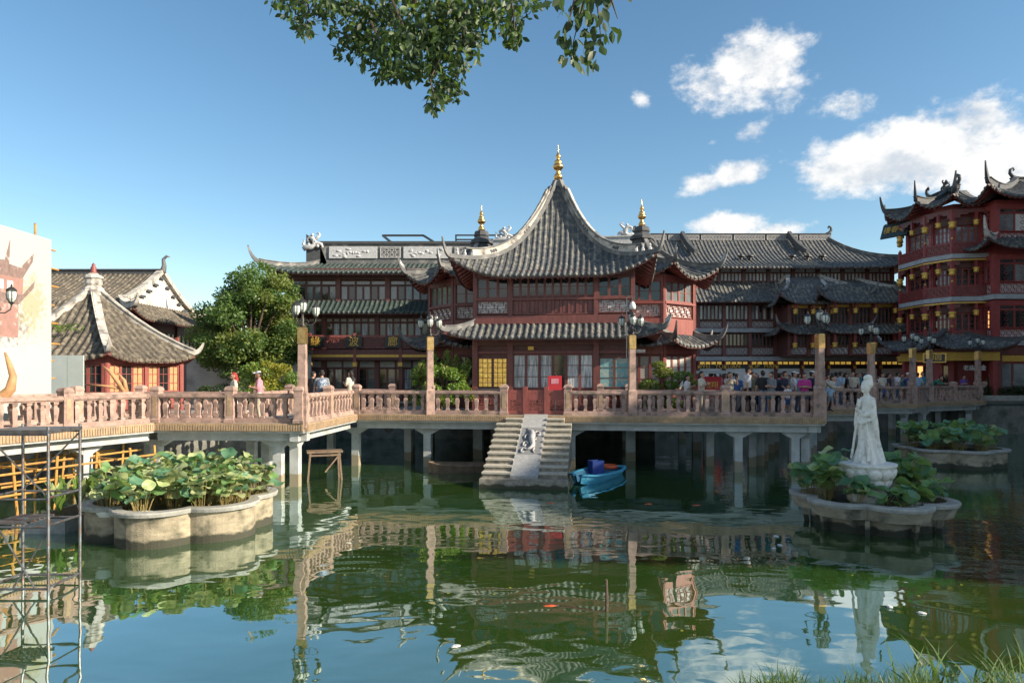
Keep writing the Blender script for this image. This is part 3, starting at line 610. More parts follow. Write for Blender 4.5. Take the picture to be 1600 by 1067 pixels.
def railing(a, b, inset, skip=None, posts=None, first=True, last=True):
    """posts, a moulded rail and a row of balusters from a to b (world XY)"""
    a, b = Vector(a), Vector(b); d = b - a; Ln = d.length; d.normalize(); ang = math.atan2(d.y, d.x); nr = Vector((-d.y, d.x)); a = a + nr * inset
    if posts is None:
        k = max(1, round(Ln / 2.9)); posts = [Ln * i / k for i in range(k + 1)]
    for i, s in enumerate(posts):
        if (i == 0 and not first) or (i == len(posts) - 1 and not last): continue
        p = a + d * s; link('post', POST, bridge, (*bl(p), DECK), ang)
    for s0, s1 in zip(posts[:-1], posts[1:]):
        if skip and s0 < skip[1] - .01 and s1 > skip[0] + .01: continue
        p0, p1 = a + d * (s0 + .13), a + d * (s1 - .13); m = MB(); L2 = (p1 - p0).length
        q0, q1 = Vector((*p0, 0)), Vector((*p1, 0)); zz = lambda z: Vector((0, 0, z))
        m.beam(q0 + zz(DECK + .055), q1 + zz(DECK + .055), .26, .11); m.beam(q0 + zz(DECK + .13), q1 + zz(DECK + .13), .2, .05)
        m.beam(q0 + zz(DECK + .82), q1 + zz(DECK + .82), .2, .05); m.beam(q0 + zz(DECK + .88), q1 + zz(DECK + .88), .29, .08); m.beam(q0 + zz(DECK + .935), q1 + zz(DECK + .935), .22, .04)
        pan = wmesh(m, 'rail', 'stone_pink')
        nb = max(2, round(L2 / .37))
        for k in range(nb):
            p = p0 + (p1 - p0) * ((k + .5) / nb)
            o = bpy.data.objects.new('baluster', BALU); COL.objects.link(o); o.parent = pan; o.location = (p.x, p.y, DECK + .152); o.rotation_euler = (0, 0, ang)
GATE = (6.12, 8.66)      # along segment 3
deckm = MB(); n = len(BR)
for i in range(n - 1):
    q = [BR[i], BR[i + 1], BK[i + 1], BK[i]]
    deckm.prism(q, DECK - .22, DECK)
wmesh(deckm, 'deck', 'paving')
for i in range(n - 1):
    for line, sgn, out in ((BR, 1, -1), (BK, -1, 1)):
        a, b = Vector(line[i]), Vector(line[i + 1]); Ln = (b - a).length
        if out == 1 and i >= 8: continue
        d = (b - a).normalized(); nr = Vector((-d.y, d.x)) * out
        # ribbed fascia band, then the pale edge beam set back under it
        m = MB(); p, q = Vector((*(a + nr * .05), DECK - .14)), Vector((*(b + nr * .05), DECK - .14)); m.beam(p, q, .12, .26)
        k = int(Ln / .085)
        if out == -1:
            for j in range(k): m.box((*(a + d * (j + .5) * Ln / k + nr * .12), DECK - .15), (.05, .03, .2), math.atan2(d.y, d.x))
        if i == 3 and out == -1:
            pass
        wmesh(m, 'fascia', 'fascia')
        m = MB(); ins = -nr * .35
        m.beam(Vector((*(a + ins), DECK - .43)), Vector((*(b + ins), DECK - .43)), .28, .34)
        m.beam(Vector((*(a + ins * .5), DECK - .29)), Vector((*(b + ins * .5), DECK - .29)), .5, .07)
        wmesh(m, 'edge_beam', 'concrete_white')
        inset = .16 if out == -1 else -.16
        last = (i == n - 2)
        if i == 3 and out == -1:
            railing(a, b, inset, GATE, [0, 3.1, GATE[0], GATE[1], Ln], first=True, last=False)
        elif i == 3 and out == 1:
            railing(a, a + d * 3.9, inset, None, None, first=True, last=True); railing(b - d * 1.2, b, inset, None, [0, 1.2], first=True, last=False)
        else: railing(a, b, inset, None, None, True, last)
# pillars with haunched heads
def pillar(x, y, dirv, w=.3):
    m = MB(); m.box((x, y, (DECK - .6 - .8) / 2), (w, w, DECK - .6 + .8), math.atan2(dirv.y, dirv.x))
    h = Vector((dirv.x, dirv.y, 0)); base = Vector((x, y, 0))
    for s in (-1, 1):
        pts = [base + h * (s * w / 2), base + h * (s * (w / 2 + .36))]; sd = Vector((-h.y, h.x, 0)) * (w / 2 - .01)
        z1, z0 = DECK - .585, DECK - .86
        vs = []
        for e in (-1, 1): vs += [pts[0] + sd * e + Vector((0, 0, z0)), pts[0] + sd * e + Vector((0, 0, z1)), pts[1] + sd * e + Vector((0, 0, z1)), pts[1] + sd * e + Vector((0, 0, z1 - .08))]
        m.add(vs, [(0, 1, 2, 3), (7, 6, 5, 4), (0, 3, 7, 4), (3, 2, 6, 7), (2, 1, 5, 6)])
    wmesh(m, 'pillar', 'pillar')
IN1 = off_line(BR, .62); IN2 = off_line(BR, BW - .62)
for i in range(n - 1):
    a, b = Vector(BR[i]), Vector(BR[i + 1]); Ln = (b - a).length; d = (b - a).normalized()
    for line in (IN1, IN2):
        p, q = Vector(line[i]), Vector(line[i + 1])
        ts = [0.04] if Ln < 7 else [.04, .3, .8]
        if i in (1, 4): ts = [.62, .94] if i == 4 else [.04, .9]
        for t in ts:
            c = p + (q - p) * t; pillar(c.x, c.y, d)
# cross beams under the deck
for i in range(1, n - 1):
    a, b = Vector(IN1[i]), Vector(IN2[i]); m = MB().beam(Vector((*a, DECK - .5)), Vector((*b, DECK - .5)), .3, .3); wmesh(m, 'cross_beam', 'concrete')
# red timber gate at the head of the steps
A3, B3 = Vector(BR[3]), Vector(BR[4]); D3 = (B3 - A3).normalized(); N3 = Vector((-D3.y, D3.x)); ANG3 = math.atan2(D3.y, D3.x)
gp = A3 + D3 * GATE[0] + N3 * .16; GW = GATE[1] - GATE[0]
gate = thing('timber_gate', 'red timber gate of three fretwork panels closing the top of the stone steps', 'gate', (gp.x, gp.y, DECK), ANG3, local=True)
for k in range(4):
    if k in (1, 2): MB().bx(GW * k / 3 - .085, GW * k / 3 + .085, -.085, .085, 0, 1.12).build('post', 'red_wood', gate)
for k in range(3):
    x0, x1 = GW * k / 3 + (.09 if k else .15), GW * (k + 1) / 3 - (.09 if k < 2 else .15)
    m = MB(); m.bx(x0, x1, -.03, .03, .86, .98); m.bx(x0, x1, -.025, .025, .58, .86); m.bx(x0, x1, -.03, .03, .02, .16); m.bx(x0, x0 + .05, -.03, .03, .16, .58); m.bx(x1 - .05, x1, -.03, .03, .16, .58)
    w = x1 - x0
    for q in range(1, 4): m.bx(x0 + .05, x1 - .05, -.014, .014, .16 + q * .105 - .012, .16 + q * .105 + .012)
    for q in range(5):
        for r_ in range(4):
            if (q + r_) % 2: xx = x0 + w * (q + .5) / 5; m.bx(xx - .012, xx + .012, -.016, .016, .16 + r_ * .105, .16 + r_ * .105 + .105)
    m.build('gate_panel', 'red_wood', gate)
# ------------------------------------------------------------------ steps down to the water, with the carved ramp
sc_ = A3 + D3 * ((GATE[0] + GATE[1]) / 2) ; SA = R(-7.5)
steps = thing('water_steps', 'broad weathered stone steps running down from the gate into the pond', 'steps', (sc_.x + .02, sc_.y - .02, 0), SA, local=True)
SW, NST, RISE, RUN = 2.86, 10, .178, .40
y = -.02
for k in range(NST):
    zt = DECK - .1 - k * RISE; hw = SW / 2 if k else SW / 2 - .3
    yf = -.1 - (k + 1) * RUN
    for sx0, sx1 in ((-hw, -.47), (.47, hw)):
        m = MB(); m.bx(sx0, sx1, yf, yf + RUN + .04, zt - RISE - .06, zt - .05); m.cur = 1; m.bx(sx0 - .02, sx1, yf - .035, yf + RUN, zt - .06, zt); m.build('step', ['stair_stone', 'tread_stone'], steps)
zb = DECK - .1 - NST * RISE; yb = -.1 - NST * RUN
MB().bx(-SW / 2 - .04, SW / 2 + .04, yb - .38, yb + .3, -.6, zb).build('base_block', 'stair_stone', steps)
m = MB()     # side walls under the flight
for s in (-1, 1):
    x0, x1 = (SW / 2 - .16, SW / 2 - .03) if s > 0 else (-SW / 2 + .03, -SW / 2 + .16)
    v = [(x, yy, z) for x in (x0, x1) for yy, z in ((0, DECK - .3), (0, .6), (yb + .3, -.5), (yb + .1, zb - .02), (-.5, DECK - .36))]
    m.add(v, [(4, 3, 2, 1, 0), (5, 6, 7, 8, 9), (0, 1, 6, 5), (1, 2, 7, 6), (2, 3, 8, 7), (3, 4, 9, 8), (4, 0, 5, 9)])
m.build('side_wall', 'stair_stone', steps)
y0, z0, y1, z1 = .02, DECK + .03, yb - .12, zb + .09      # carved slab over the middle of the flight
m = MB(); v = []
for x in (-.465, .465): v += [(x, y0, z0), (x, y1, z1), (x, y1, z1 - .16), (x, y0, z0 - .3)]
m.add(v, [(0, 1, 2, 3), (7, 6, 5, 4), (0, 4, 5, 1), (1, 5, 6, 2), (2, 6, 7, 3), (3, 7, 4, 0)])
ramp = m.build('carved_slab', 'slab_stone', steps)
mat('relief_stone', (.4, .4, .4), (.3, .3, .3), 9, .85); mat('relief_ground', (.2, .205, .205), (.15, .155, .155), 9, .85); pv = [(x, y0 + (y1 - y0) * t, z0 + (z1 - z0) * t + .004) for x, t in ((-.4, .25), (-.4, .69), (.4, .69), (.4, .25))]
MB().add(pv, [(0, 1, 2, 3)]).build('relief_ground', 'relief_ground', ramp)
m = MB()
def rp(u, t, h=.0):   # u across, t down the slab
    return (u, y0 + (y1 - y0) * t, z0 + (z1 - z0) * t + .012 + h)
m.tube([rp(-.22, .27), rp(-.14, .3), rp(-.02, .34, .03), rp(.04, .4, .045), rp(.02, .46, .05), rp(.08, .52, .05), rp(.12, .57, .045), rp(.05, .61, .04), rp(-.1, .63, .03)], [.03, .05, .09, .11, .11, .1, .08, .06, .03], 8)
for pts in ([(.02, .38), (.16, .33), (.26, .34), (.3, .38), (.24, .4), (.21, .37)], [(-.04, .39), (-.16, .38), (-.24, .41), (-.22, .45), (-.15, .44)], [(-.06, .53), (-.16, .5), (-.24, .52), (-.24, .57), (-.16, .57), (-.15, .54)],
            [(-.08, .62), (-.2, .6), (-.28, .63), (-.25, .67), (-.16, .66)], [(.1, .58), (.17, .6), (.15, .64), (.2, .67)], [(.06, .46), (.15, .47), (.2, .45)]):
    m.tube([rp(u, t, .02) for u, t in pts], [.035] * (len(pts) - 1) + [.018], 6)
m.build('dragon_relief', 'relief_stone', ramp, smooth=True)

# ------------------------------------------------------------------ lamp posts
def lantern(mb_iron, mb_glass, x, y, z, s=1.0):
    mb_glass.lathe([(.07 * s, .03 * s), (.13 * s, .12 * s), (.15 * s, .26 * s), (.13 * s, .36 * s)], (x, y, z), 8)
    mb_iron.lathe([(.02 * s, -.08 * s), (.05 * s, -.03 * s), (.09 * s, 0), (.075 * s, .03 * s)], (x, y, z), 8)
    mb_iron.lathe([(.16 * s, .36 * s), (.15 * s, .4 * s), (.08 * s, .47 * s), (.03 * s, .5 * s), (.035 * s, .54 * s), (.004, .6 * s)], (x, y, z), 8)
    for j in range(6):
        a = 2 * PI * j / 6; mb_iron.tube([(x + r * s * math.cos(a), y + r * s * math.sin(a), z + q * s) for r, q in ((.075, .03), (.137, .12), (.157, .26), (.137, .37))], .009 * s, 4)
def make_lamp():
    t = thing('lamp_post', 'lamp', 'lamp post', (0, 0, 0), 0, 'lamp posts along the bridge railing', local=True)
    k = math.sqrt(2)
    MB().lathe([(r * k, z) for r, z in ((.17, -.16), (.17, .95), (.13, 1.0), (.115, 2.62))], (0, 0, 0), 4, PI / 4).build('post', 'stone_pink', t)
    MB().lathe([(r * k, z) for r, z in ((.132, 2.58), (.132, 3.08), (.11, 3.12), (.05, 3.14))], (0, 0, 0), 4, PI / 4).build('brass_collar', 'brass', t)
    MB().lathe([(.1, 3.12), (.1, 3.2), (.05, 3.26), (.06, 3.4), (.04, 3.46), (.03, 3.6)], (0, 0, 0), 8).build('stem', 'iron', t, smooth=True)
    g, i = MB(), MB(); lantern(i, g, 0, 0, 3.6, .9); o = i.build('lantern', 'iron', t); g.build('lantern_glass', 'lamp_glass', o)
    for j in range(3):
        a = 2 * PI * j / 3 + .35; c, s = math.cos(a), math.sin(a)
        m = MB(); m.tube([(c * r, s * r, z) for r, z in ((.03, 3.3), (.14, 3.2), (.28, 3.2), (.4, 3.3), (.42, 3.42))], .018, 6); m.tube([(c * r, s * r, z) for r, z in ((.05, 3.42), (.16, 3.36), (.2, 3.28), (.14, 3.24))], .012, 5); m.build('arm', 'iron', t, smooth=True)
        g, i = MB(), MB(); lantern(i, g, c * .42, s * .42, 3.48, .85); o = i.build('lantern', 'iron', t); g.build('lantern_glass', 'lamp_glass', o)
    return t
lamp = make_lamp()
LS = off_line(BR, .1)
gm = A3 + D3 * 3.1 + N3 * .1
lspots = [((-13.68, 17.95), 'stone lamp post rising beside the white printed hoarding', .2), (LS[2], 'sunlit pink lamp post at the bridge corner in front of the restaurant', 0), ((gm.x, gm.y), 'pink lamp post in front of the bright green bush left of the steps', .3),
          (LS[4], 'lamp post with a wire bracket and spotlight right of the stone steps', .1), (LS[5], 'lamp post at the near bridge corner before the crowd and the statue', .2), (LS[7], 'lamp post directly behind the statue on the bridge', .15), (LS[9], 'lamp post standing before the porch of the tall red building', .1), (LS[10], 'lamp post nearest the glass shop door of the red building', .2), (LS[11], 'lamp post at the end of the bridge beside the hedge', .3)]
for k, (p, lab, rz) in enumerate(lspots):
    o = lamp if k == 0 else copy_tree(lamp)
    o.location = (p[0], p[1], DECK); o.rotation_euler = (0, 0, rz); o['label'] = lab
    if k == 3:
        m = MB(); m.tube([(-.24, -.1, 2.2), (-.24, -.1, 4.55), (-.2, -.1, 4.62), (-.02, -.1, 4.62), (0, -.1, 4.55), (0, -.1, 4.4)], .018, 5); m.build('wire_bracket', 'steel', o)
        MB().lathe([(.03, 4.1), (.12, 4.13), (.13, 4.25), (.08, 4.38), (.03, 4.42)], (0, -.1, 0), 8).build('hood_lamp', 'white_paint', o, smooth=True)
        MB().beam((.14, -.05, 2.5), (.5, -.1, 2.5), .13, .13).build('spotlight', 'steel', o)
# ------------------------------------------------------------------ tea house on the water
PA = R(-7.5)
tea = thing('tea_house', 'two storey maroon tea house with sweeping grey tiled spire roof and gold finial', 'pavilion', (2.29, 33.9, DECK), PA)
def rect(x0, x1, y0, y1): return [(x0, y0), (x1, y0), (x1, y1), (x0, y1)]
MBODY = rect(-3.5, 3.5, -3.6, 3.6)
WINGR = [(3.3, -1.2), (5.0, -1.2), (6.55, .35), (6.55, 3.2), (5.0, 4.8), (3.3, 4.8)]
WINGL = [(-x, y) for x, y in reversed(WINGR)]
# platform on piles
MB().prism([(-7.6, -3.0), (-4.2, -3.05), (-4.2, -4.05), (4.2, -4.05), (4.2, -3.0), (7.6, -3.0), (7.6, 8.5), (-7.6, 8.5)], DECK - .4, DECK - .006).build('platform', 'concrete', tea)
for x in (-6.9, -3.4, 0.3, 3.4, 6.9):
    for yy in (-3.4 if abs(x) < 4 else -2.4, 1.5, 7.8): MB().box((x, yy, .5), (.42, .42, 2.6)).build('pile', 'pillar', tea)
core(tea, MBODY, DECK, 8.45); core(tea, WINGR, DECK, 8.6); core(tea, WINGL, DECK, 8.6)
# main front, ground floor: window bay, six curtained doors, window bay
BAYS = [1.55, 3.7, 1.55]
facade(tea, MBODY[0], MBODY[1], DECK, 5.75, BAYS, [
    (DECK, 2.42, 'beam', 1, {'depth': .2}), (5.1, 5.75, 'beam', 1, {'mat': 'brown_wood'}), (4.72, 4.84, 'beam', 1, {'depth': .12}),
    (2.45, 4.7, 'win', 6, {'only': [1], 'rows': 3, 'low': .33, 'panes': ['curtain'] * 3 + ['glass'] + ['curtain'] * 2, 'name': 'door'}),
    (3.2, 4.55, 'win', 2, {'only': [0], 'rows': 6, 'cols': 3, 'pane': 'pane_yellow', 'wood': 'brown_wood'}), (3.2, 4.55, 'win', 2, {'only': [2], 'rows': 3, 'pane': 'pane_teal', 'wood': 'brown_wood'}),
    (2.45, 3.08, 'lattice', 1, {'only': [0, 2], 'wood': 'red_wood', 'back': 'brown_wood', 'cell': .3})], wood='maroon', col=.24)
for s in (-1, 1): MB().bx(s * 2.68 - .7, s * 2.68 + .7, -3.78, -3.56, 3.1, 3.17).build('sill', 'ridge_dark', tea)
MB().bx(-1.1, -.85, -3.75, -3.7, 4.88, 5.04).build('door_plate', 'gold_paint', tea)
# red notice hanging in front of the doors
# main front, upper floor
facade(tea, MBODY[0], MBODY[1], 6.1, 8.4, BAYS, [
    (6.05, 6.42, 'beam', 1, {'mat': 'maroon', 'depth': .22}), (8.12, 8.42, 'beam', 1, {'mat': 'brown_wood'}), 
    (6.46, 8.12, 'win', 10, {'only': [1], 'rows': 2, 'low': .5, 'fw': .05}), (7.2, 8.1, 'win', 3, {'only': [0, 2], 'rows': 2, 'wood': 'maroon'}),
    (6.5, 7.1, 'lattice', 1, {'only': [0, 2], 'cell': .26}), (7.1, 7.19, 'beam', 1, {'out': .06})], wood='maroon', col=.18)
for s in (-1, 1):
    facade(tea, (s * 3.5, -3.6) if s > 0 else (-3.5, -1.2), (3.5, -1.2) if s > 0 else (-3.5, -3.6), DECK, 8.4, 1, [(7.2, 8.1, 'win', 3, {}), (6.5, 7.1, 'lattice', 1, {}), (6.1, 6.42, 'beam', 1, {'mat': 'red_wood'}), (3.1, 4.6, 'win', 3, {'rows': 3})], wood='red_wood' if s > 0 else 'maroon', ends=(False, False))
for W_, sg in ((WINGR, 1), (WINGL, -1)):
    nW = len(W_)
    for i in range(nW):
        a, b = Vector(W_[i]), Vector(W_[(i + 1) % nW]); Lw = (b - a).length
        if abs(a.x) < 3.4 and abs(b.x) < 3.4: continue
        if min(a.y, b.y) > 3.4: continue
        k = 4 if Lw > 1.9 else 3
        wd = 'red_wood' if sg > 0 else 'maroon'
        facade(tea, a, b, 6.0, 8.5, 1, [(5.7, 6.45, 'beam', 1, {'mat': wd, 'depth': .16}), (6.5, 7.12, 'lattice', 1, {'cell': .22}), (7.13, 7.23, 'beam', 1, {'out': .07, 'depth': .2}), (7.25, 8.2, 'win', k, {'rows': 2, 'fw': .045, 'pane': 'glass_pale' if i != (0 if sg > 0 else nW - 2) else 'glass'}), (8.2, 8.5, 'beam', 1, {'mat': wd})], wood=wd, col=.2)
        facade(tea, a, b, DECK, 5.2, 1, [(2.2, 3.0, 'panel', k, {}), (3.05, 4.7, 'win', k, {'rows': 3, 'pane': 'paper' if sg > 0 else 'glass'}), (4.75, 5.2, 'beam', 1, {})], wood=wd, col=.2)
    MB().prism(offset_poly(W_, .03), 5.15, 5.75).build('plaster_band', 'plaster', tea)
# skirt roofs
def ring_roof(parent, wall, out, zt, ze, edges=None, **kw):
    return roof(parent, offset_poly(wall, -.02), offset_poly(wall, out), zt, ze, edges=edges, **kw)
ring_roof(tea, MBODY, 1.05, 6.12, 5.42, edges=[0, 1, 3], lift=.28, lift_len=1.5, ext=.2, horn=(.7, .6), ridge=(.16, .24), rows_as_parts=True, nv=4, curve=(.7, 2), spacing=.285, r=.088, figures=True, ridge_mat='ridge_grey')
ring_roof(tea, WINGR, .95, 5.75, 5.15, edges=[0, 1, 2, 3], lift=.3, lift_len=1.3, ext=.2, horn=(.8, .75), nv=4, curve=(.7, 2), hips=[1, 2, 3])
ring_roof(tea, WINGL, .95, 5.75, 5.15, edges=[1, 2, 3, 4], lift=.3, lift_len=1.3, ext=.2, horn=(.8, .75), nv=4, curve=(.7, 2), hips=[2, 3, 4])
# wing roofs: faceted, gold tipped
for W_, sg in ((WINGR, 1), (WINGL, -1)):
    ev = offset_poly(W_, .95); ap = Vector((sg * 4.2, 1.9)); tp = [tuple(ap + (Vector(p) - ap) * .05) for p in ev]
    roof(tea, tp, ev, 10.75, 8.3, lift=.62, lift_len=1.9, ext=.25, horn=(.7, .75), ridge=(.16, .24), curve=(.4, 2.4), vq=1.4, figures=True, rafters=.35, edges=[0, 1, 2, 3, 4], hips=[1, 2, 3, 4])
    MB().lathe([(.55, -.3), (.5, .1), (.62, .15), (.6, .3), (.36, .5), (.42, .58), (.36, .8)], (ap.x, ap.y, 10.6), 8).build('finial_plinth', 'ridge_dark', tea)
    finial(tea, ap.x, ap.y, 11.3, .55)
# great spire roof
ev = offset_poly(MBODY, .88); tp = [(x * .02, yy * .02) for x, yy in ev]
roof(tea, tp, ev, 13.35, 8.1, lift=.85, lift_len=2.6, ext=.12, horn=(1.0, 1.65), ridge=(.24, .34), curve=(.27, 3.0), vq=1.7, rows_as_parts=True, nv=26, spacing=.262, r=.078, rafters=.22, hips=[])
# hip ridges of the spire: plaster wall topped with tile, pierced panels
surf_hip = None
for i, (cx, cy) in enumerate(ev):
    rd = Vector((cx, cy)).normalized(); pth = []
    for k in range(17):
        v = k / 16; gz = 13.35 - 5.25 * (.27 * v + .73 * (1 - (1 - v) ** 3)) + .85 * v ** 1.7
        p = Vector(tp[i]) * (1 - v) + Vector((cx, cy)) * v + rd * .12 * v * v; pth.append(Vector((p.x, p.y, gz)))
    end = pth[-1]; hp = list(pth); ws = [.22] * 17; hs = [.18] * 17
    for k in range(1, 10):
        q = k / 9; hp.append(end + Vector((rd.x, rd.y, 0)) * .62 * (q - .4 * q * q) + Vector((0, 0, .85 * q ** 1.5))); ws.append(.18 * (1 - .7 * q)); hs.append(.18 * (1 - .7 * q))
    hr = MB().sweep(hp, ws, hs, -.04).build('hip_ridge', 'ridge_grey', tea)
    MB().sweep([p + Vector((0, 0, .14)) for p in pth[1:14]], .15, .3).build('ridge_wall', 'ridge_white', hr)
    MB().sweep([p + Vector((0, 0, .43)) for p in pth[1:15]], .22, .07).build('ridge_cap', 'ridge_grey', hr)
    m = MB()
    for t in (4.6, 9.6):
        for j in range(3):
            u = t + j * .33; a, b = pth[int(u)], pth[int(u) + 1]; c = a + (b - a) * (u - int(u)); tv = (b - a).normalized()
            side = Vector((-rd.y, rd.x, 0))
            for e in (-1, 1): m.beam(c + side * (.083 * e) + Vector((0, 0, .2)), c + side * (.083 * e) + tv * .12 + Vector((0, 0, .34)), .01, .1)
    m.build('pierced_panel', 'ridge_dark', hr)
    f = MB()
    for k in (12, 13, 14, 15): f.lathe([(.07, 0), (.08, .1), (.04, .16), (.06, .24), (.01, .32)], hp[k] + Vector((0, 0, .14)), 6)
    f.build('ridge_figures', 'sculpt_white', hr)
finial(tea, 0, 0, 13.3, .68)
# rear hall with dragon ridge
RH = rect(-4.6, 4.6, 4.2, 10.2)
core(tea, RH, DECK, 8.6)
ring_roof(tea, RH, .9, 10.2, 8.6, edges=[1, 2, 3], lift=.5, horn=(.8, .9), curve=(.5, 2))
roof(tea, [(-4.4, 7.2), (4.4, 7.2), (4.4, 7.2), (-4.4, 7.2)], rect(-4.6, 4.6, 4.2, 10.2), 11.5, 10.0, edges=[0, 2], hips=[], horn=(0, 0))
rb = ridge_bar(tea, (-4.4, 7.2, 11.4), (4.4, 7.2, 11.4), .3, .6, 'sculpt_white', curl=False)
dragon(rb, -3.7, 7.2, 11.95, .8, 0, 'ridge_dragon'); dragon(rb, 3.6, 7.2, 11.95, .8, PI, 'ridge_dragon')
# notice board in front of the doors
npos = (X(867, 29.6), 29.6)
nb_ = thing('notice_stand', 'red printed notice on a thin stand before the tea house doors', 'notice', (npos[0], npos[1], DECK), PA, local=True)
MB().bx(-.3, .3, -.02, .02, .75, 1.55).build('board', 'red_cloth', nb_); MB().bx(-.16, .16, -.028, -.022, 1.2, 1.42).build('print', 'petal', nb_)
m = MB(); m.tube([(0, .03, 0), (0, .03, .8)], .025); m.box((0, .03, .02), (.4, .3, .04)); m.tube([(-.1, 0, 1.55), (0, 0, 1.66), (.1, 0, 1.55)], .015); m.build('stand', 'iron', nb_)

# ------------------------------------------------------------------ restaurant behind the bridge (three storeys, green eaves)
RX0, RX1, RY = -14.3, 1.5, 42.0
rest = thing('waterside_restaurant', 'three storey brown timber restaurant with green tiled eaves and three gold lettered boards', 'building', (RX0, RY, GZ))
def rl(x0, x1, y0, y1): return rect(x0 - RX0, x1 - RX0, y0 - RY, y1 - RY)
low = rl(RX0 - .5, RX1, RY, RY + 9); top_ = rl(RX0 + .55, RX1, RY + .15, RY + 9)
core(rest, low, GZ, 7.9); core(rest, top_, 7.5, 10.4)
gl = ['glass', 'glass_pale', 'glass', 'curtain', 'glass', 'glass_pale']
facade(rest, low[0], low[1], GZ, 5.15, 5, [(4.75, 5.15, 'beam', 1, {}), (2.4, 4.2, 'win', 6, {'rows': 2, 'low': .28, 'panes': gl}), (4.22, 4.7, 'win', 3, {'rows': 1, 'pane': 'paper', 'cols': 1})], wood='maroon', col=.24)
facade(rest, low[0], low[1], 5.4, 7.7, 5, [(5.6, 7.0, 'win', 7, {'rows': 1, 'panes': ['glass', 'curtain', 'glass', 'glass_pale']}), (7.02, 7.3, 'win', 7, {'rows': 1, 'pane': 'paper'}), (7.32, 7.7, 'beam', 1, {'mat': 'brown_wood'})], wood='maroon', col=.24)
facade(rest, top_[0], top_[1], 8.1, 10.2, 5, [(8.4, 9.3, 'win', 6, {'rows': 1, 'panes': ['glass_pale', 'glass', 'glass_pale']}), (9.32, 9.62, 'win', 3, {'rows': 1, 'pane': 'glass_pale'}), (9.65, 10.2, 'beam', 1, {'mat': 'brown_wood', 'depth': .2}), (8.12, 8.38, 'beam', 1, {})], wood='brown_wood', col=.26, col_mat='maroon')
facade(rest, top_[3], top_[0], 8.1, 10.2, 3, [(8.4, 9.5, 'win', 4, {'rows': 1}), (9.65, 10.2, 'beam', 1, {})], wood='brown_wood', col_mat='maroon', col=.26)
# balcony
bal = rl(RX0 - .6, RX1, RY - 1.0, RY)
MB().prism(bal, 5.05, 5.32).build('balcony_floor', 'maroon', rest)
MB().prism(rl(RX0 - .6, RX1, RY - 1.03, RY - .97), 4.86, 5.02).build('gold_frieze', 'gold_paint', rest); MB().prism(rl(RX0 - .58, RX1, RY - .96, RY - .8), 4.7, 5.05).build('balcony_beam', 'brown_wood', rest)
m = 6; wB = (RX1 - RX0 + .6) / m
for k in range(m + 1):
    x = RX0 - .6 + wB * k; lx = x - RX0
    MB().bx(lx - .09, lx + .09, -1.06, -.88, 4.55, 6.3).build('balcony_post', 'red_wood', rest); MB().bx(lx - .13, lx + .13, -1.1, -.84, 4.3, 4.55).build('gold_drop', 'gold_paint', rest)
    MB().bx(lx - .11, lx + .11, -.95, -.7, GZ, 4.6).build('veranda_column', 'maroon', rest)
    if k < m:
        link('balcony_rail', lattice_mesh(wB - .18, .68, 'red_wood', 'brown_wood', .2), rest, (lx + .09, -.97, 5.4))
        MB().bx(lx + .09, lx + wB - .09, -1.02, -.92, 6.1, 6.18).build('handrail', 'red_wood', rest)
ring_roof(rest, low, 1.2, 8.35, 7.55, edges=[0, 3], tile='tile_green', lift=.3, lift_len=2, horn=(.7, .35), curve=(.7, 2), nv=4, spacing=.3, r=.085)
roof(rest, rl(RX0 + 1.8, RX1, RY + 2.2, RY + 8), offset_poly(top_, 1.15), 11.0, 9.95, edges=[0, 3], tile='tile_green', lift=.55, lift_len=2.4, horn=(1.0, 1.0), curve=(.6, 2), spacing=.3, r=.085, ext=.3)
# decorated parapet ridge with relief panels
px0 = 1.9; PL = RX1 - RX0
MB().bx(px0, PL, 2.1, 2.5, 10.8, 12.25).build('parapet', 'ridge_grey', rest)
MB().bx(px0 - .1, PL, 2.0, 2.6, 12.25, 12.42).build('parapet_cap', 'ridge_dark', rest)
for x0, x1, lt in ((2.5, 5.6, 0), (5.8, 7.1, 1), (7.3, 10.4, 0), (10.6, 11.9, 1), (12.1, 15.2, 0)):
    if lt: link('pierced_panel', lattice_mesh(x1 - x0, .7, 'lattice_back', 'ridge_dark', .16), rest, (x0, 2.09, 11.35))
    else:
        o = MB().bx(x0, x1, 2.02, 2.09, 11.32, 12.08).build('relief_panel', 'sculpt_white', rest)
        q = MB(); rr = random.Random(int(x0 * 10))
        for k in range(14): q.ball((x0 + .3 + rr.random() * (x1 - x0 - .6), 2.02, 11.4 + rr.random() * .55), (rr.uniform(.08, .22), .04, rr.uniform(.05, .12)), 6, 4)
        q.build('relief', 'sculpt_white', o, smooth=True)
MB().add([(px0 - .9, 2.1, 10.9), (px0 + .5, 2.1, 10.9), (px0 - .05, 2.1, 12.3), (px0 - .9, 2.1, 12.9), (px0 - .9, 2.5, 10.9), (px0 + .5, 2.5, 10.9), (px0 - .05, 2.5, 12.3), (px0 - .9, 2.5, 12.9)], [(0, 1, 2, 3), (7, 6, 5, 4), (0, 4, 5, 1), (1, 5, 6, 2), (2, 6, 7, 3), (3, 7, 4, 0)]).build('ridge_end_block', 'ridge_dark', rest)
dragon(rest, px0 - .4, 2.0, 11.9, .95, 0, 'ridge_dragon')
m = MB()   # steel frame on the roof
fr = [(5.4, 5, 13.4), (8.2, 5, 13.4), (9.4, 3, 12.4), (6.5, 3, 12.4)]
for a, b in ((0, 1), (1, 2), (0, 3)): m.beam(fr[a], fr[b], .12, .12)
m.beam((6.5, 3, 12.4), (6.5, 3, 11), .1, .1); m.beam((9.4, 3, 12.4), (9.4, 3, 11), .1, .1)
m.build('roof_frame', 'iron', rest)
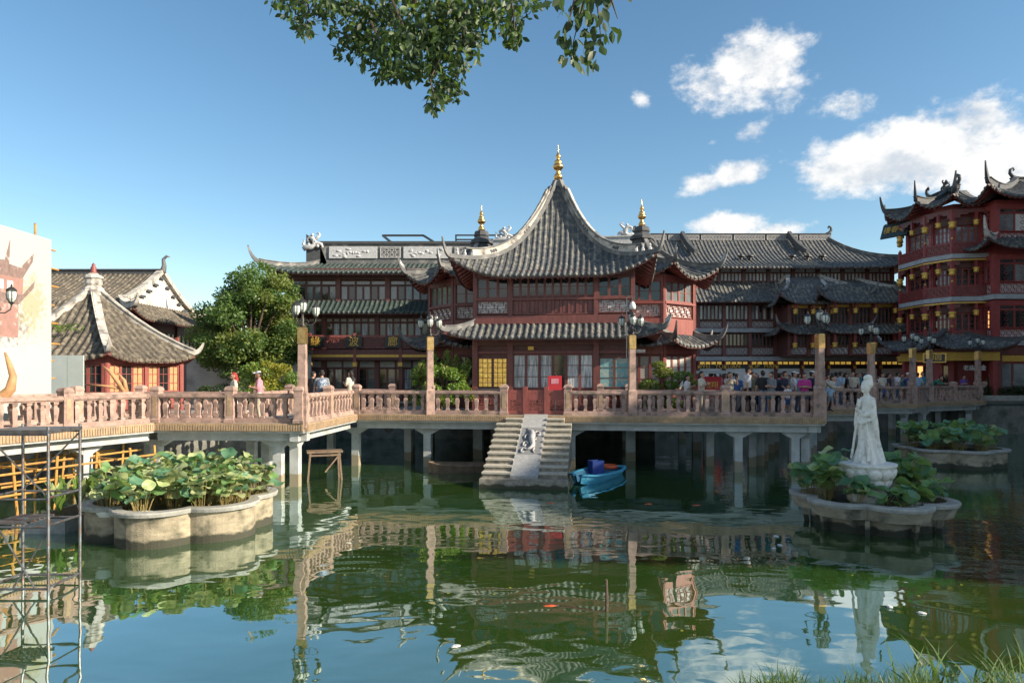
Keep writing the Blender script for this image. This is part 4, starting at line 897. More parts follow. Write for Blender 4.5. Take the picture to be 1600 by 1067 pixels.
MB().bx(10.6, 15.6, 5, 8, 12.2, 12.75).build('roof_box', 'grey_panel', rest)
m = MB(); 
for z in (12.8, 13.05, 13.35): m.bx(10.4, 15.7, 4.8, 4.95, z, z + .08)
for x in (10.4, 12.2, 13.9, 15.6): m.bx(x, x + .1, 4.82, 4.93, 12.2, 13.4)
m.build('roof_railing', 'iron', rest)
# three lettered boards on the balcony front
for ch, px in (('綠', 493), ('波', 553), ('廊', 614)):
    Yb = RY - 1.14; x = X(px, Yb)
    sg = thing('name_board', {'綠': 'gold lettered black board on the restaurant balcony nearest the big tree', '波': 'gold lettered black board in the middle of the restaurant balcony', '廊': 'gold lettered black board on the balcony nearest the tea house'}[ch], 'sign', (x, Yb, 5.42), 0, 'gold lettered boards on the balcony', local=True)
    MB().bx(-.48, .48, -.03, .03, 0, .68).build('board', 'black_sign', sg); link('lettering', text_mesh(ch, .62, 'gold_paint'), sg, (0, -.045, .34))

# ------------------------------------------------------------------ long shop hall on the far bank
HX0, HX1, HY0 = 11.0, 32.2, 56.0
hall = thing('shop_hall', 'long dark timber shop hall with stacked grey roofs behind the crowd', 'building', (HX0, HY0, GZ))
def hl(x0, x1, y0, y1): return rect(x0 - HX0, x1 - HX0, y0 - HY0, y1 - HY0)
b1 = hl(HX0, HX1, HY0, HY0 + 12); b2 = hl(HX0, HX1 - .6, HY0 + .8, HY0 + 11)
core(hall, b1, GZ, 9.9); core(hall, b2, 9.5, 12.9)
NB = 10
facade(hall, b1[0], b1[1], GZ, 9.9, NB, [
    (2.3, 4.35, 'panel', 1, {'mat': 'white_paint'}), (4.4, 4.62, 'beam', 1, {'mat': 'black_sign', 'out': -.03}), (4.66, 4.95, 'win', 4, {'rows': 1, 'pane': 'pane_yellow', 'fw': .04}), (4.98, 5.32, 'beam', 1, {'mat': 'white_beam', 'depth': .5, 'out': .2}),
    (5.45, 6.1, 'lattice', 1, {'cell': .2}), (6.2, 7.2, 'win', 6, {'rows': 1, 'pane': 'glass'}), (7.3, 7.64, 'beam', 1, {'mat': 'white_beam', 'depth': .5, 'out': .2}),
    (7.7, 8.25, 'lattice', 1, {'cell': .2}), (8.35, 9.55, 'win', 6, {'rows': 1, 'panes': ['glass_pale', 'curtain', 'glass', 'paper', 'glass', 'curtain']}), (9.58, 9.9, 'beam', 1, {})], wood='brown_wood', col=.26, col_mat='maroon')
facade(hall, b2[0], b2[1], 11.5, 12.9, NB, [(11.6, 12.3, 'win', 6, {'rows': 1, 'panes': ['paper', 'curtain', 'paper']}), (12.32, 12.75, 'win', 2, {'rows': 1, 'pane': 'grey_panel'})], wood='brown_wood', col=.26)
roof(hall, hl(HX0 + .0, HX1 - .6, HY0 + .8, HY0 + 11), offset_poly(b1, 1.3), 11.5, 9.75, edges=[0, 1], lift=.6, lift_len=2.5, horn=(1.0, 1.0), curve=(.7, 2), spacing=.34, r=.09)
roof(hall, hl(HX0, X(1297, 61), HY0 + 5.4, HY0 + 5.6), offset_poly(b2, 1.2), 16.0, 12.6, edges=[0, 1], lift=.8, lift_len=3, horn=(1.2, 1.2), curve=(.5, 2.2), spacing=.34, r=.09, ext=.4)
HR = X(1297, 61.5) - HX0
ridge_bar(hall, (0, 5.5, 15.75), (HR, 5.5, 15.75), .35, .75, 'ridge_dark')
for k in range(6): link('ridge_panel', lattice_mesh(HR / 6 - .2, .42, 'lattice_back', 'ridge_dark', .14), hall, (HR / 6 * k + .1, 5.3, 15.95))
for xx in (X(1070, 60) - HX0, X(1240, 60) - HX0): 
    MB().sweep([(xx + q * .55, 5.4 - q * 3.0, 16.35 - 2.1 * (1 - (1 - q) ** 1.6)) for q in [k / 8 for k in range(9)]], .3, [.5] * 7 + [.4, .3]).build('descending_ridge', 'ridge_dark', hall)
for xx in (1158, 1172, 1238, 1262, 1285): 
    p = X(xx, 58) - HX0; MB().lathe([(.12, 0), (.12, .3), (.34, .32), (.3, .42), (.05, .48)], (p, 2.0, 13.55), 8).build('roof_vent', 'iron', hall)
# projecting bays with their own upswept roofs
for (bx0, bx1, by, ztp) in ((X(1228, 54), X(1318, 54), -2.6, 10.9), (X(1290, 53), X(1392, 53), -3.4, 10.6)):
    bp = rect(bx0 - HX0, bx1 - HX0, by, .1); core(hall, bp, 5.3, 9.3)
    facade(hall, bp[0], bp[1], 5.3, 9.3, 3, [(5.4, 6.0, 'lattice', 1, {'cell': .2}), (6.1, 7.0, 'win', 5, {'rows': 1}), (7.8, 9.0, 'win', 5, {'rows': 1}), (9.05, 9.3, 'beam', 1, {'mat': 'gold_paint'})], wood='brown_wood', col=.24, col_mat='maroon')
    ring_roof(hall, bp, 1.1, ztp, 9.35, edges=[0, 1, 3], lift=.7, lift_len=1.8, horn=(.9, 1.0), curve=(.6, 2), spacing=.34, r=.09)
    roof(hall, [(bp[0][0] + 1, .2), (bp[1][0] - 1, .2), (bp[1][0] - 1, .3), (bp[0][0] + 1, .3)], [(bp[0][0], by), (bp[1][0], by), (bp[1][0], 1.2), (bp[0][0], 1.2)], ztp + 1.0, ztp - .15, edges=[0, 1, 3], lift=0, horn=(.1, .1), curve=(.8, 2), spacing=.34, ridge_mat='ridge_white')
    ring_roof(hall, bp, 1.0, 7.75, 7.05, edges=[0, 1, 3], lift=.5, lift_len=1.6, horn=(.9, .9), curve=(.7, 2), spacing=.34, r=.09)
    for q in (.05, .35, .65, .95):
        drop_ornament(hall, bp[0][0] + (bp[1][0] - bp[0][0]) * q, by - .7, 8.9, 1.2); drop_ornament(hall, bp[0][0] + (bp[1][0] - bp[0][0]) * q, by - .6, 6.3, 1.2)
for k in range(NB): drop_ornament(hall, (HX1 - HX0) * k / NB, -.35, 4.6, .8)
for body, px in (('WEI', 1101), ('YOYUAN', 1137), ('POP', 1178), ('MART', 1206)):
    link('shop_lettering', text_mesh(body, .5, 'gold_paint', .03), hall, (X(px, HY0 - .2) - HX0, -.2, 4.52))

# ------------------------------------------------------------------ tall red building on the right bank
QX, QY = 32.0, 45.2
tow = thing('red_tower_house', 'tall dark red four storey building with balconied bay and gold drop ornaments', 'building', (QX, QY, GZ))
def ql(poly): return [(x - QX, y - QY) for x, y in poly]
MAIN = ql([(32.0, 45.2), (47.0, 45.2), (47.0, 54.6), (32.0, 54.6)]); BAY = ql([(32.2, 53.4), (30.6, 52.6), (29.7, 51.0), (29.7, 48.2), (30.3, 46.9), (32.2, 46.6)])
core(tow, MAIN, GZ, 15.4, 'deep_red'); core(tow, BAY, GZ, 15.55, 'deep_red')
for z in (5.7, 8.75): 
    MB().prism(offset_poly(MAIN, .3), z + .06, z + .38).build('stone_band', 'white_beam', tow)
for z in (5.7, 8.75, 11.65): MB().prism(offset_poly(BAY, .72), z + .06, z + .36).build('balcony_slab', 'white_beam', tow); MB().prism(offset_poly(BAY, .74), z - .1, z - .02).build('gold_line', 'gold_paint', tow)
lit = ['glass', 'glass', 'pane_lit', 'glass', 'glass']
def storey(p, q, z, nb, cnt, panes=None, top=False):
    facade(tow, p, q, z, z + 2.6, nb, [(z + .02, z + .72, 'lattice', 1, {'cell': .22, 'back': 'lattice_back'}), (z + .8, z + 2.0, 'win', cnt, {'rows': 1, 'diamond': 3, 'fw': .05, 'wood': 'deep_red', 'panes': panes or ['glass', 'glass_pale', 'glass']}), (z + 2.02, z + 2.3, 'win', cnt, {'rows': 1, 'pane': 'glass', 'fw': .05}), (z + 2.3, z + 2.6, 'beam', 1, {'mat': 'deep_red'})], wood='deep_red', col=.34)
for z, pn in ((6.12, lit), (9.17, None), (12.5, ['glass_pale', 'paper', 'glass'])):
    storey(MAIN[0], (4.6, 0), z, 1, 4, pn); storey((4.6, 0), (9.2, 0), z, 1, 4, pn); storey((0, 7.9 - 6.6 + .1), (0, 0), z, 1, 4, pn)
for a, b in zip(BAY[:-1], BAY[1:]):
    for z in (6.12, 9.17, 12.1):
        facade(tow, a, b, z, z + 2.6, 1, [(z, z + 1.9, 'win', 4, {'rows': 2, 'low': .25, 'diamond': 2, 'fw': .05, 'pane': 'glass_pale' if z > 10 else 'glass'}), (z + 1.95, z + 2.5, 'beam', 1, {'mat': 'brown_wood'})], wood='deep_red', col=.3)
OB = offset_poly(BAY, .62); OB = OB[::-1][::-1]
for z in (6.1, 9.15, 12.05):
    for a, b in zip(OB[:-1], OB[1:]):
        a, b = Vector(a), Vector(b); d = b - a; an = math.atan2(d.y, d.x)
        link('balcony_rail', lattice_mesh(d.length - .12, .72, 'deep_red', 'maroon', .2), tow, (*(a + d.normalized() * .06), z), an)
    for p in OB:
        MB().bx(p[0] - .09, p[0] + .09, p[1] - .09, p[1] + .09, z, z + .95).build('balcony_post', 'deep_red', tow); MB().ball((p[0], p[1], z + 1.0), .09, 6, 4).build('post_knob', 'gold_paint', tow, smooth=True)
for z in (5.2, 8.1, 11.0, 14.2):
    for i, p in enumerate(OB):
        drop_ornament(tow, p[0], p[1], z, 1.35)
        if i < len(OB) - 1:
            q = (Vector(p) + Vector(OB[i + 1])) / 2; drop_ornament(tow, q.x, q.y, z + .1, 1.1)
    for i, p in enumerate(OB[:-1]):
        a, b = Vector(p), Vector(OB[i + 1]); m = MB()
        for k in range(6):
            t = (k + .5) / 6; c = a + (b - a) * t; h = .25 + .5 * abs(t - .5) * 2 * abs(t - .5) * 2
            m.box((c.x, c.y, z + .85 - h / 2), ((b - a).length / 6, .05, h), math.atan2(b.y - a.y, b.x - a.x))
        m.build('carved_apron', 'maroon', tow)
# ground floor shops
facade(tow, MAIN[0], (9.2, 0), GZ, 5.7, 3, [(2.3, 4.6, 'win', 3, {'rows': 1, 'panes': ['glass_pale', 'glass_pale', 'glass']}), (4.7, 5.1, 'beam', 1, {'mat': 'gold_paint', 'depth': .1}), (5.15, 5.7, 'beam', 1, {'mat': 'maroon'})], wood='maroon', col=.5)
for x in (.9, 1.7, 2.6): link('shop_screen', lattice_mesh(.75, 2.0, 'gold_paint', 'pane_lit', .18), tow, (x + 2.2, -.06, 2.35))
facade(tow, BAY[2], BAY[3], GZ, 5.6, 1, [(2.3, 4.5, 'win', 3, {'rows': 1, 'panes': ['glass', 'pane_lit', 'glass']}), (4.6, 5.6, 'beam', 1, {'mat': 'brown_wood'})], wood='deep_red', col=.4)
facade(tow, BAY[3], BAY[4], GZ, 5.6, 1, [(2.3, 4.5, 'win', 2, {'rows': 1}), (4.6, 5.6, 'beam', 1, {'mat': 'brown_wood'})], wood='deep_red', col=.4)
# roofs
def inset_top(poly, k, c=None):
    c = Vector(c) if c else Vector((sum(p[0] for p in poly) / len(poly), sum(p[1] for p in poly) / len(poly))); return [tuple(c + (Vector(p) - c) * k) for p in poly]
kw = dict(lift=.8, lift_len=2.0, horn=(.6, 1.35), curve=(.5, 2.2), spacing=.32, r=.09, ridge=(.26, .36), ridge_mat='ridge_dark', ext=.3, figures=False, rafters=.5)
eb = offset_poly(BAY, 1.3); eb[0] = (.2, 9.3); eb[5] = (.2, .6); roof(tow, inset_top(eb, .25, (.6, 4.6)), eb, 17.0, 15.15, edges=[0, 1, 2, 3, 4], hips=[1, 2, 3, 4], **kw)
em = offset_poly(MAIN, 1.2); roof(tow, rect(4.5, 10.5, 4.2, 5.2), em, 17.8, 15.35, edges=[0, 1, 2, 3], hips=[0, 1], **kw)
MB().prism(rect(4.6, 10.4, 4.3, 5.1), 15, 17.9).build('roof_core', 'ridge_dark', tow)
ridge_bar(tow, (4.5, 4.7, 17.7), (10.5, 4.7, 17.7), .3, .5, 'ridge_dark'); ridge_bar(tow, (-.6, 2.8, 16.9), (-.6, 6.4, 16.9), .24, .3, 'ridge_dark'); dragon(tow, -.6, 4.3, 17.2, .7, PI / 2, 'ridge_dragon', 'ridge_dark')
kw2 = dict(kw); kw2.update(horn=(.7, 1.3), lift=.6, ridge_mat='ridge_white', rafters=None)
roof(tow, MAIN, offset_poly(MAIN, 1.35), 12.95, 12.05, edges=[0], hips=[0], **kw2)
roof(tow, [(0, 1.4), (0, .0), (.01, .0), (.01, 1.4)], [(-1.35, 1.4), (-1.35, -1.35), (.01, -1.35), (.01, 1.4)], 12.94, 12.04, edges=[0], hips=[], **kw2)
# entrance porch
pb = ql([(27.9, 44.8), (31.6, 44.8), (31.6, 48.4), (27.9, 48.4)])
roof(tow, rect(pb[0][0] + 1.6, pb[1][0] - 1.2, pb[0][1] + 1.8, pb[2][1] - .4), offset_poly(pb, .9), 6.75, 5.55, edges=[0, 1, 3], lift=.45, lift_len=1.6, horn=(.8, .9), curve=(.5, 2), spacing=.3, r=.085, ridge_mat='ridge_dark', figures=True)
MB().prism(offset_poly(pb, .25), 4.75, 5.5).build('porch_frieze', 'gold_paint', tow); MB().prism(offset_poly(pb, .3), 5.3, 5.52).build('porch_beam', 'maroon', tow)
for p in pb: MB().bx(p[0] - .16, p[0] + .16, p[1] - .16, p[1] + .16, GZ, 4.8).build('porch_column', 'deep_red', tow)
pl = thing('porch_plaque', 'dark framed plaque with gold characters hung under the porch eave', 'sign', (27.45, 44.35, 4.6), R(-25), local=True)
MB().bx(-.65, .65, -.04, .04, 0, .62).build('frame', 'gold_paint', pl); MB().bx(-.57, .57, -.05, .03, .07, .55).build('board', 'black_sign', pl); link('lettering', text_mesh('豫园', .4, 'gold_paint'), pl, (0, -.06, .31))
link('door_lettering', text_mesh('老庙黄金', .38, 'white_paint', .02), tow, (30.4 - QX, 44.85 - QY, 4.25))
# plaque under the top eave
tpq = thing('name_plaque', 'large tilted green plaque with gold characters under the top eave', 'sign', (29.15, 51.6, 14.0), R(-62), local=True)
bd = MB().add([(-1.05, -.55, .2), (1.05, -.55, .2), (1.05, -.1, 1.3), (-1.05, -.1, 1.3), (-1.05, -.45, .16), (1.05, -.45, .16), (1.05, 0, 1.26), (-1.05, 0, 1.26)], [(0, 1, 2, 3), (7, 6, 5, 4), (0, 4, 5, 1), (1, 5, 6, 2), (2, 6, 7, 3), (3, 7, 4, 0)]).build('board', 'green_sign', tpq)
tm = text_mesh('樓春老', .6, 'gold_paint'); tm.transform(Matrix.Rotation(R(-22), 4, 'X')); link('lettering', tm, tpq, (0, -.36, .76))

# ------------------------------------------------------------------ tall house added out of view on the right bank to shade the pond
rb2 = thing('shade_house', 'long tall white walled house added out of view to shade the pond', 'building', (37.6, 24, GZ))
BW2 = rect(0, 12, -22, 18.5); core(rb2, BW2, GZ, 17.6, 'plaster', 0)  # pale walls chosen to bounce some light back
facade(rb2, BW2[3], BW2[0], GZ, 17.4, 9, [(13.5, 16, 'win', 3, {}), (12.4, 12.8, 'beam', 1, {'mat': 'white_beam', 'depth': .4}), (3, 5, 'win', 3, {}), (6.5, 8.5, 'win', 3, {}), (9.6, 11.6, 'win', 3, {}), (5.4, 5.8, 'beam', 1, {'mat': 'white_beam', 'depth': .4}), (8.9, 9.3, 'beam', 1, {'mat': 'white_beam', 'depth': .4})], wood='deep_red', col=.4)
roof(rb2, rect(5, 7, -17, 13.5), offset_poly(BW2, 1.2), 21.5, 17.4, edges=[0, 2, 3], lift=.8, horn=(.9, 1.4), curve=(.5, 2), spacing=.5, r=.12)

# ------------------------------------------------------------------ left bank: hexagonal kiosk, hall with gable, hoarding
HC = Vector((-19.0, 31.0)); hexa = thing('hexagonal_pavilion', 'weathered hexagonal pavilion with mossy tiled roof and pale hip ridges', 'pavilion', (HC.x, HC.y, GZ))
def hexp(r_, a0=R(-52)): return [(r_ * math.cos(a0 + k * PI / 3), r_ * math.sin(a0 + k * PI / 3)) for k in range(6)]
HW = hexp(3.7); core(hexa, HW, GZ, 4.6, 'brown_wood')
for i in range(6):
    a, b = HW[i], HW[(i + 1) % 6]
    facade(hexa, a, b, GZ, 4.6, 2, [(2.3, 3.0, 'panel', 3, {'mat': 'red_wood'}), (3.02, 4.2, 'win', 3, {'rows': 3, 'cols': 2, 'wood': 'red_wood', 'panes': ['tan_wood', 'glass', 'tan_wood'] if i == 0 else ['glass']}), (4.22, 4.6, 'beam', 1, {})], wood='red_wood', col=.2)
roof(hexa, hexp(.18), hexp(4.25), 7.55, 4.42, tile='tile_old', lift=.3, lift_len=1.5, ext=.12, horn=(.6, .55), ridge=(.22, .24), ridge_mat='ridge_white', curve=(.72, 2.0), spacing=.31, r=.1, nv=12)
MB().lathe([(.42, -.5), (.4, -.1), (.46, -.05), (.42, .1), (.3, .2), (.36, .3), (.34, .5), (.42, .56), (.38, .66), (.25, .72), (.18, .78)], (0, 0, 7.6), 10).build('finial_base', 'ridge_white', hexa)
MB().lathe([(.12, .76), (.16, .84), (.11, .9), (.13, 1.04), (.07, 1.12), (.08, 1.18), (.01, 1.26)], (0, 0, 7.6), 8).build('finial', 'red_wood', hexa, smooth=True)
q = MB(); rr = random.Random(5)
for k in range(60):   # weeds growing between the tiles
    an = R(-82) + rr.gauss(0, .12); rd = 2.75 + rr.gauss(0, .15); zz = 5.55 + rr.random() * .3
    c = Vector((rd * math.cos(an), rd * math.sin(an), zz)); d = Vector((rr.gauss(0, 1), rr.gauss(0, 1), rr.random() + .3)).normalized() * .2; s = d.cross(Vector((.3, .5, .2))).normalized() * .05
    q.add([c - s, c + d, c + s], [(0, 1, 2)])
stuff(q.build('roof_weeds', 'leaf_bush', hexa))
GH = thing('gabled_hall', 'old red walled hall with long tiled roof and white gable end', 'building', (-24.0, 42.0, GZ))
gw = rect(-9, 2.6, -4.5, 4.5); core(GH, gw, GZ, 7.4, 'brown_wood')
facade(GH, gw[1], gw[2], GZ, 7.4, 3, [(2.3, 5.2, 'panel', 4, {'mat': 'red_wood'}), (5.3, 6.4, 'win', 5, {'rows': 1, 'wood': 'red_wood', 'pane': 'glass'}), (6.42, 7.3, 'panel', 1, {'mat': 'red_wood'})], wood='red_wood', col=.22)
facade(GH, gw[0], gw[1], GZ, 7.4, 5, [(2.3, 5.2, 'panel', 4, {'mat': 'red_wood'}), (5.3, 6.4, 'win', 5, {'rows': 1, 'wood': 'red_wood', 'pane': 'glass'}), (6.42, 7.3, 'panel', 1, {'mat': 'red_wood'})], wood='red_wood', col=.22)
ring_roof(GH, gw, 1.25, 7.9, 6.9, tile='tile_old', edges=[0, 1], lift=.5, lift_len=2.2, horn=(.9, .7), ridge=(.3, .3), ridge_mat='ridge_white', curve=(.6, 2), spacing=.3)
roof(GH, [(-9, 0), (2.4, 0), (2.4, .01), (-9, .01)], [(-9, -4.6), (2.4, -4.6), (2.4, 4.6), (-9, 4.6)], 10.05, 7.7, tile='tile_old', edges=[0, 2], lift=0, hips=[], curve=(.6, 2), spacing=.3)
m = MB(); prof = [(yy, 10.05 - 2.35 * (.6 * abs(yy) / 4.6 + .4 * (1 - (1 - abs(yy) / 4.6) ** 2))) for yy in [-4.4 + 8.8 * k / 12 for k in range(13)]]
m.add([(2.38, yy, z - .06) for yy, z in prof] + [(2.1, yy, z - .06) for yy, z in prof] + [(2.38, 4.4, 7.6), (2.38, -4.4, 7.6)], [tuple(range(13)) + (26, 27)]); m.build('gable', 'plaster', GH)
o = MB().sweep([(2.42, yy, z) for yy, z in prof], .36, .26).build('gable_ridge', 'ridge_white', GH); m = MB()
for yy, z in prof[1:-1]: m.box((2.5, yy, z - .32), (.06, .5, .14))
m.build('gable_dentil', 'ridge_dark', o)
ridge_bar(GH, (-9, 0, 9.95), (2.5, 0, 9.95), .3, .3, 'ridge_dark', curl=False); MB().tube([(2.5, 0, 10.1), (2.6, 0, 10.5), (2.55, 0, 10.9), (2.75, 0, 11.1), (2.95, 0, 11.05)], [.2, .14, .1, .08, .04], 7).build('ridge_end', 'ridge_grey', GH, smooth=True)
hd = thing('printed_hoarding', 'large white hoarding printed with a pale picture of a pavilion and rocks', 'hoarding', (-16.5, 21.5, GZ))
MB().bx(-.06, 0, -4.5, 2.95, GZ, 8.6).build('sheet', 'white_paint', hd)
def print_material():
    m = mat('print', (.7, .7, .68)); nt = m.node_tree; L = nt.links.new; bs = nt.nodes['Principled BSDF']; g = nt.nodes.new('ShaderNodeNewGeometry').outputs['Position']
    s = nt.nodes.new('ShaderNodeSeparateXYZ'); L(g, s.inputs[0])
    def ns(sc, det=5):
        n = nt.nodes.new('ShaderNodeTexNoise'); n.inputs['Scale'].default_value = sc; n.inputs['Detail'].default_value = det; L(g, n.inputs['Vector']); return n.outputs[0]
    col = None
    def lay(base, cy, cz, ry, rz, c, nsc, th, k=1.0):
        u = mth(nt, 'DIVIDE', mth(nt, 'SUBTRACT', s.outputs[1], cy), ry); v = mth(nt, 'DIVIDE', mth(nt, 'SUBTRACT', s.outputs[2], cz), rz)
        d = mth(nt, 'SUBTRACT', 1.0, mth(nt, 'SQRT', mth(nt, 'ADD', mth(nt, 'MULTIPLY', u, u), mth(nt, 'MULTIPLY', v, v))))
        f = mth(nt, 'MULTIPLY', mth(nt, 'MULTIPLY_ADD', mth(nt, 'SUBTRACT', ns(nsc), .5), 2.2, mth(nt, 'ADD', d, th)), 2.2, clamp=True)
        x = nt.nodes.new('ShaderNodeMix'); x.data_type = 'RGBA'; L(mth(nt, 'MULTIPLY', f, k), x.inputs[0])
        if isinstance(base, tuple): x.inputs[6].default_value = (*base, 1)
        else: L(base, x.inputs[6])
        x.inputs[7].default_value = (*c, 1); return x.outputs[2]
    col = lay((.38, .4, .385), 22.0, 3.3, 4.5, 1.9, (.38, .44, .43), 1.2, 0.0, .8)
    col = lay(col, 21.5, 5.55, 2.0, .9, (.17, .12, .1), 6, -.05, .9); col = lay(col, 23.4, 6.2, .9, 1.2, (.3, .3, .17), 7, -.1, .75); col = lay(col, 20.6, 3.2, 1.6, .8, (.3, .36, .2), 5, -.2, .8)
    L(col, bs.inputs['Base Color'])
print_material(); hd.children[0].data.materials[0] = M['print']
mat('print_rose', (.33, .19, .16), (.26, .15, .13), 5, .8, c3=(.5, .47, .44), s3=3, t3=(.56, .72)); mat('print_brown', (.15, .1, .09), (.24, .17, .15), 6, .8, c3=(.46, .43, .4), s3=4, t3=(.58, .74))
pr = MB(); pr.cur = 0     # printed pavilion, flat on the sheet
def pq(pts, c): pr.cur = c; pr.add([(.004 + .002 * c, yy - 21.5, z) for yy, z in pts], [tuple(range(len(pts)))])
pq([(19.0, 6.35), (23.0, 6.35), (23.05, 7.0), (19.0, 7.0)], 0); pq([(19.0, 5.0), (22.8, 5.0), (22.8, 6.1), (19.0, 6.1)], 0)
pq([(19.0, 6.1), (22.8, 6.1), (23.55, 6.75), (23.6, 7.0), (23.0, 6.45), (19.0, 6.4)], 1); pq([(19.0, 7.0), (23.0, 7.0), (23.5, 7.65), (23.55, 7.95), (22.9, 7.35), (22.4, 7.4), (22.45, 8.25), (22.2, 7.5), (21.4, 7.45), (20.9, 7.95), (20.3, 7.5), (19.0, 7.4)], 1)
for k in range(6): pr.cur = 2; yy = 20.2 + k * .42; pr.add([(.012, yy - 21.5 + a, 6.55 + b) for a, b in ((0, 0), (.26, 0), (.26, .3), (0, .3))], [(0, 1, 2, 3)])
pr.build('printed_picture', ['print_rose', 'print_brown', 'white_paint'], hd)
m = MB(); rr = random.Random(9)
for k in range(9):
    z = 2.9 + k * .68; MB().tube([(-.25, -4.4, z), (-.25, 3.45 + rr.random() * .35, z + rr.uniform(-.05, .08))], .035, 6).build('scaffold_pole', 'yellow_pole', hd)
for yy in (-3.2, -1.2, .8, 2.6): MB().tube([(-.33, yy, GZ), (-.33, yy, 8.8 + rr.random() * .4)], .04, 6).build('scaffold_pole', 'yellow_pole', hd)
fence = thing('grey_hoarding', 'plain pale grey panel fence beside the printed hoarding', 'hoarding', (-17.0, 25.6, GZ))
for k in range(3): MB().bx(-.9 + k * .62, -.3 + k * .62, -.03, .03, GZ, 4.5).build('panel', 'grey_panel', fence)
wl = thing('garden_wall', 'whitewashed garden wall below the big tree', 'wall', (-14.0, 40.0, GZ)); MB().bx(-5, 2.2, -.15, .15, GZ, 5.0).build('wall', 'plaster', wl); MB().bx(-5.1, 2.3, -.3, .3, 5.0, 5.2).build('coping', 'tile', wl)
# ------------------------------------------------------------------ vegetation
def leaf_cloud(lobes, n, size, seed, hollow=.55, mats=2, flat=.0, droop=0.0, aspect=.5):
    """leaf blades spread through ellipsoid lobes (x, y, z, rx, ry, rz)"""
    rg = np.random.default_rng(seed); vol = np.array([(l[3] * l[4] * l[5]) ** (2 / 3) for l in lobes]); idx = rg.choice(len(lobes), n, p=vol / vol.sum()); lb = np.array(lobes)[idx]
    d = rg.normal(size=(n, 3)); d /= np.linalg.norm(d, axis=1)[:, None]; rr = hollow + (1 - hollow) * rg.random(n) ** .7
    c = lb[:, :3] + d * lb[:, 3:6] * rr[:, None]
    ax = rg.normal(size=(n, 3)) + d * .7; ax[:, 2] -= droop; ax /= np.linalg.norm(ax, axis=1)[:, None]
    nr = rg.normal(size=(n, 3)) + d * .8 + np.array([0, 0, .5 + flat]); sd = np.cross(ax, nr); sd /= np.linalg.norm(sd, axis=1)[:, None]
    up = np.cross(sd, ax); sz = size * rg.uniform(.6, 1.3, n)[:, None]
    v = np.stack([c - ax * sz * .5, c + sd * sz * aspect * .5 + up * sz * .06, c + ax * sz * .5, c - sd * sz * aspect * .5 + up * sz * .06], 1).reshape(-1, 3)
    me = bpy.data.meshes.new('foliage'); me.vertices.add(4 * n); me.vertices.foreach_set('co', v.ravel()); me.loops.add(4 * n); me.loops.foreach_set('vertex_index', np.arange(4 * n))
    me.polygons.add(n); me.polygons.foreach_set('loop_start', np.arange(n) * 4); me.polygons.foreach_set('loop_total', np.full(n, 4)); 
    me.update(calc_edges=True)
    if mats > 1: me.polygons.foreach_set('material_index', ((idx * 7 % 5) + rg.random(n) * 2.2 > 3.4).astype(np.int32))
    return me
def lobes_in(cx, cy, cz, rx, ry, rz, k, lr, seed):
    rg = random.Random(seed); out = []
    while len(out) < k:
        p = Vector((rg.uniform(-1, 1), rg.uniform(-1, 1), rg.uniform(-1, 1)))
        if p.length < 1: s = lr * rg.uniform(.65, 1.25); out.append((cx + p.x * rx, cy + p.y * ry, cz + p.z * rz, s, s, s * .72))
    return out
def plant(name, label, cat, x, y, z, lobes, n, size, mats, seed, stems, group=None, **kw):
    t = thing(name, label, cat, (x, y, z), 0, group, local=True)
    me = leaf_cloud(lobes, n, size, seed, mats=len(mats), **kw)
    for q in mats: me.materials.append(M[q])
    o = link('crown', me, t); stuff(o)
    m = MB()
    for path, r0, r1 in stems: m.tube(path, [r0 + (r1 - r0) * i / (len(path) - 1) for i in range(len(path))], 7)
    m.build('trunk', 'bark', t, smooth=True); return t
def tree_stems(h, lobes, r0, seed):
    rg = random.Random(seed); st = [([(0, 0, -.1), (.1, .05, h * .35), (-.05, 0, h * .7), (.05, .1, h)], r0, r0 * .5)]
    for l in lobes[::2]: st.append(([(0, 0, h * .55), (l[0] * .5, l[1] * .5, (h * .6 + l[2]) / 2 + .1), (l[0], l[1], l[2])], r0 * .42, .03))
    return st
tx, ty = X(388, 38.0), 38.0
L1 = lobes_in(0, 0, 3.9, 3.1, 2.2, 2.1, 60, .8, 4) + lobes_in(.3, 0, 5.9, 2.2, 1.9, 1.5, 40, .7, 5) + [(-2.3, 0, 5.0, .9, 1, .8), (2.0, -.6, 3.2, .9, .9, .8), (1.6, -.8, 2.3, 1.1, 1, .7), (.6, 0, 7.2, 1.0, 1, .8), (-1.9, 0, 2.6, 1.0, 1, .8)]
big = plant('broadleaf_tree', 'large green broadleaf tree between the gabled hall and the restaurant', 'tree', tx, ty, GZ, L1, 48000, .19, ['leaf_tree', 'leaf_tree_yellowish'], 1, tree_stems(3.6, L1, .28, 2), hollow=.35)
L2 = lobes_in(0, 0, 4.6, 3.2, 2.4, 2.0, 22, 1.2, 8)
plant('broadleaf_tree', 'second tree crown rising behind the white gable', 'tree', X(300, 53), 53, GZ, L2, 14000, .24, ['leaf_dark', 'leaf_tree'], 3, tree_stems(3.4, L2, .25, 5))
L3 = lobes_in(0, 0, 1.4, 1.2, .8, .8, 34, .36, 11); plant('yellow_shrub', 'yellow green maple shrub beside the man in the white cap', 'shrub', X(420, 31.5), 31.5, GZ, L3, 7000, .12, ['leaf_yellow', 'leaf_bush'], 6, tree_stems(1.2, L3, .06, 3))
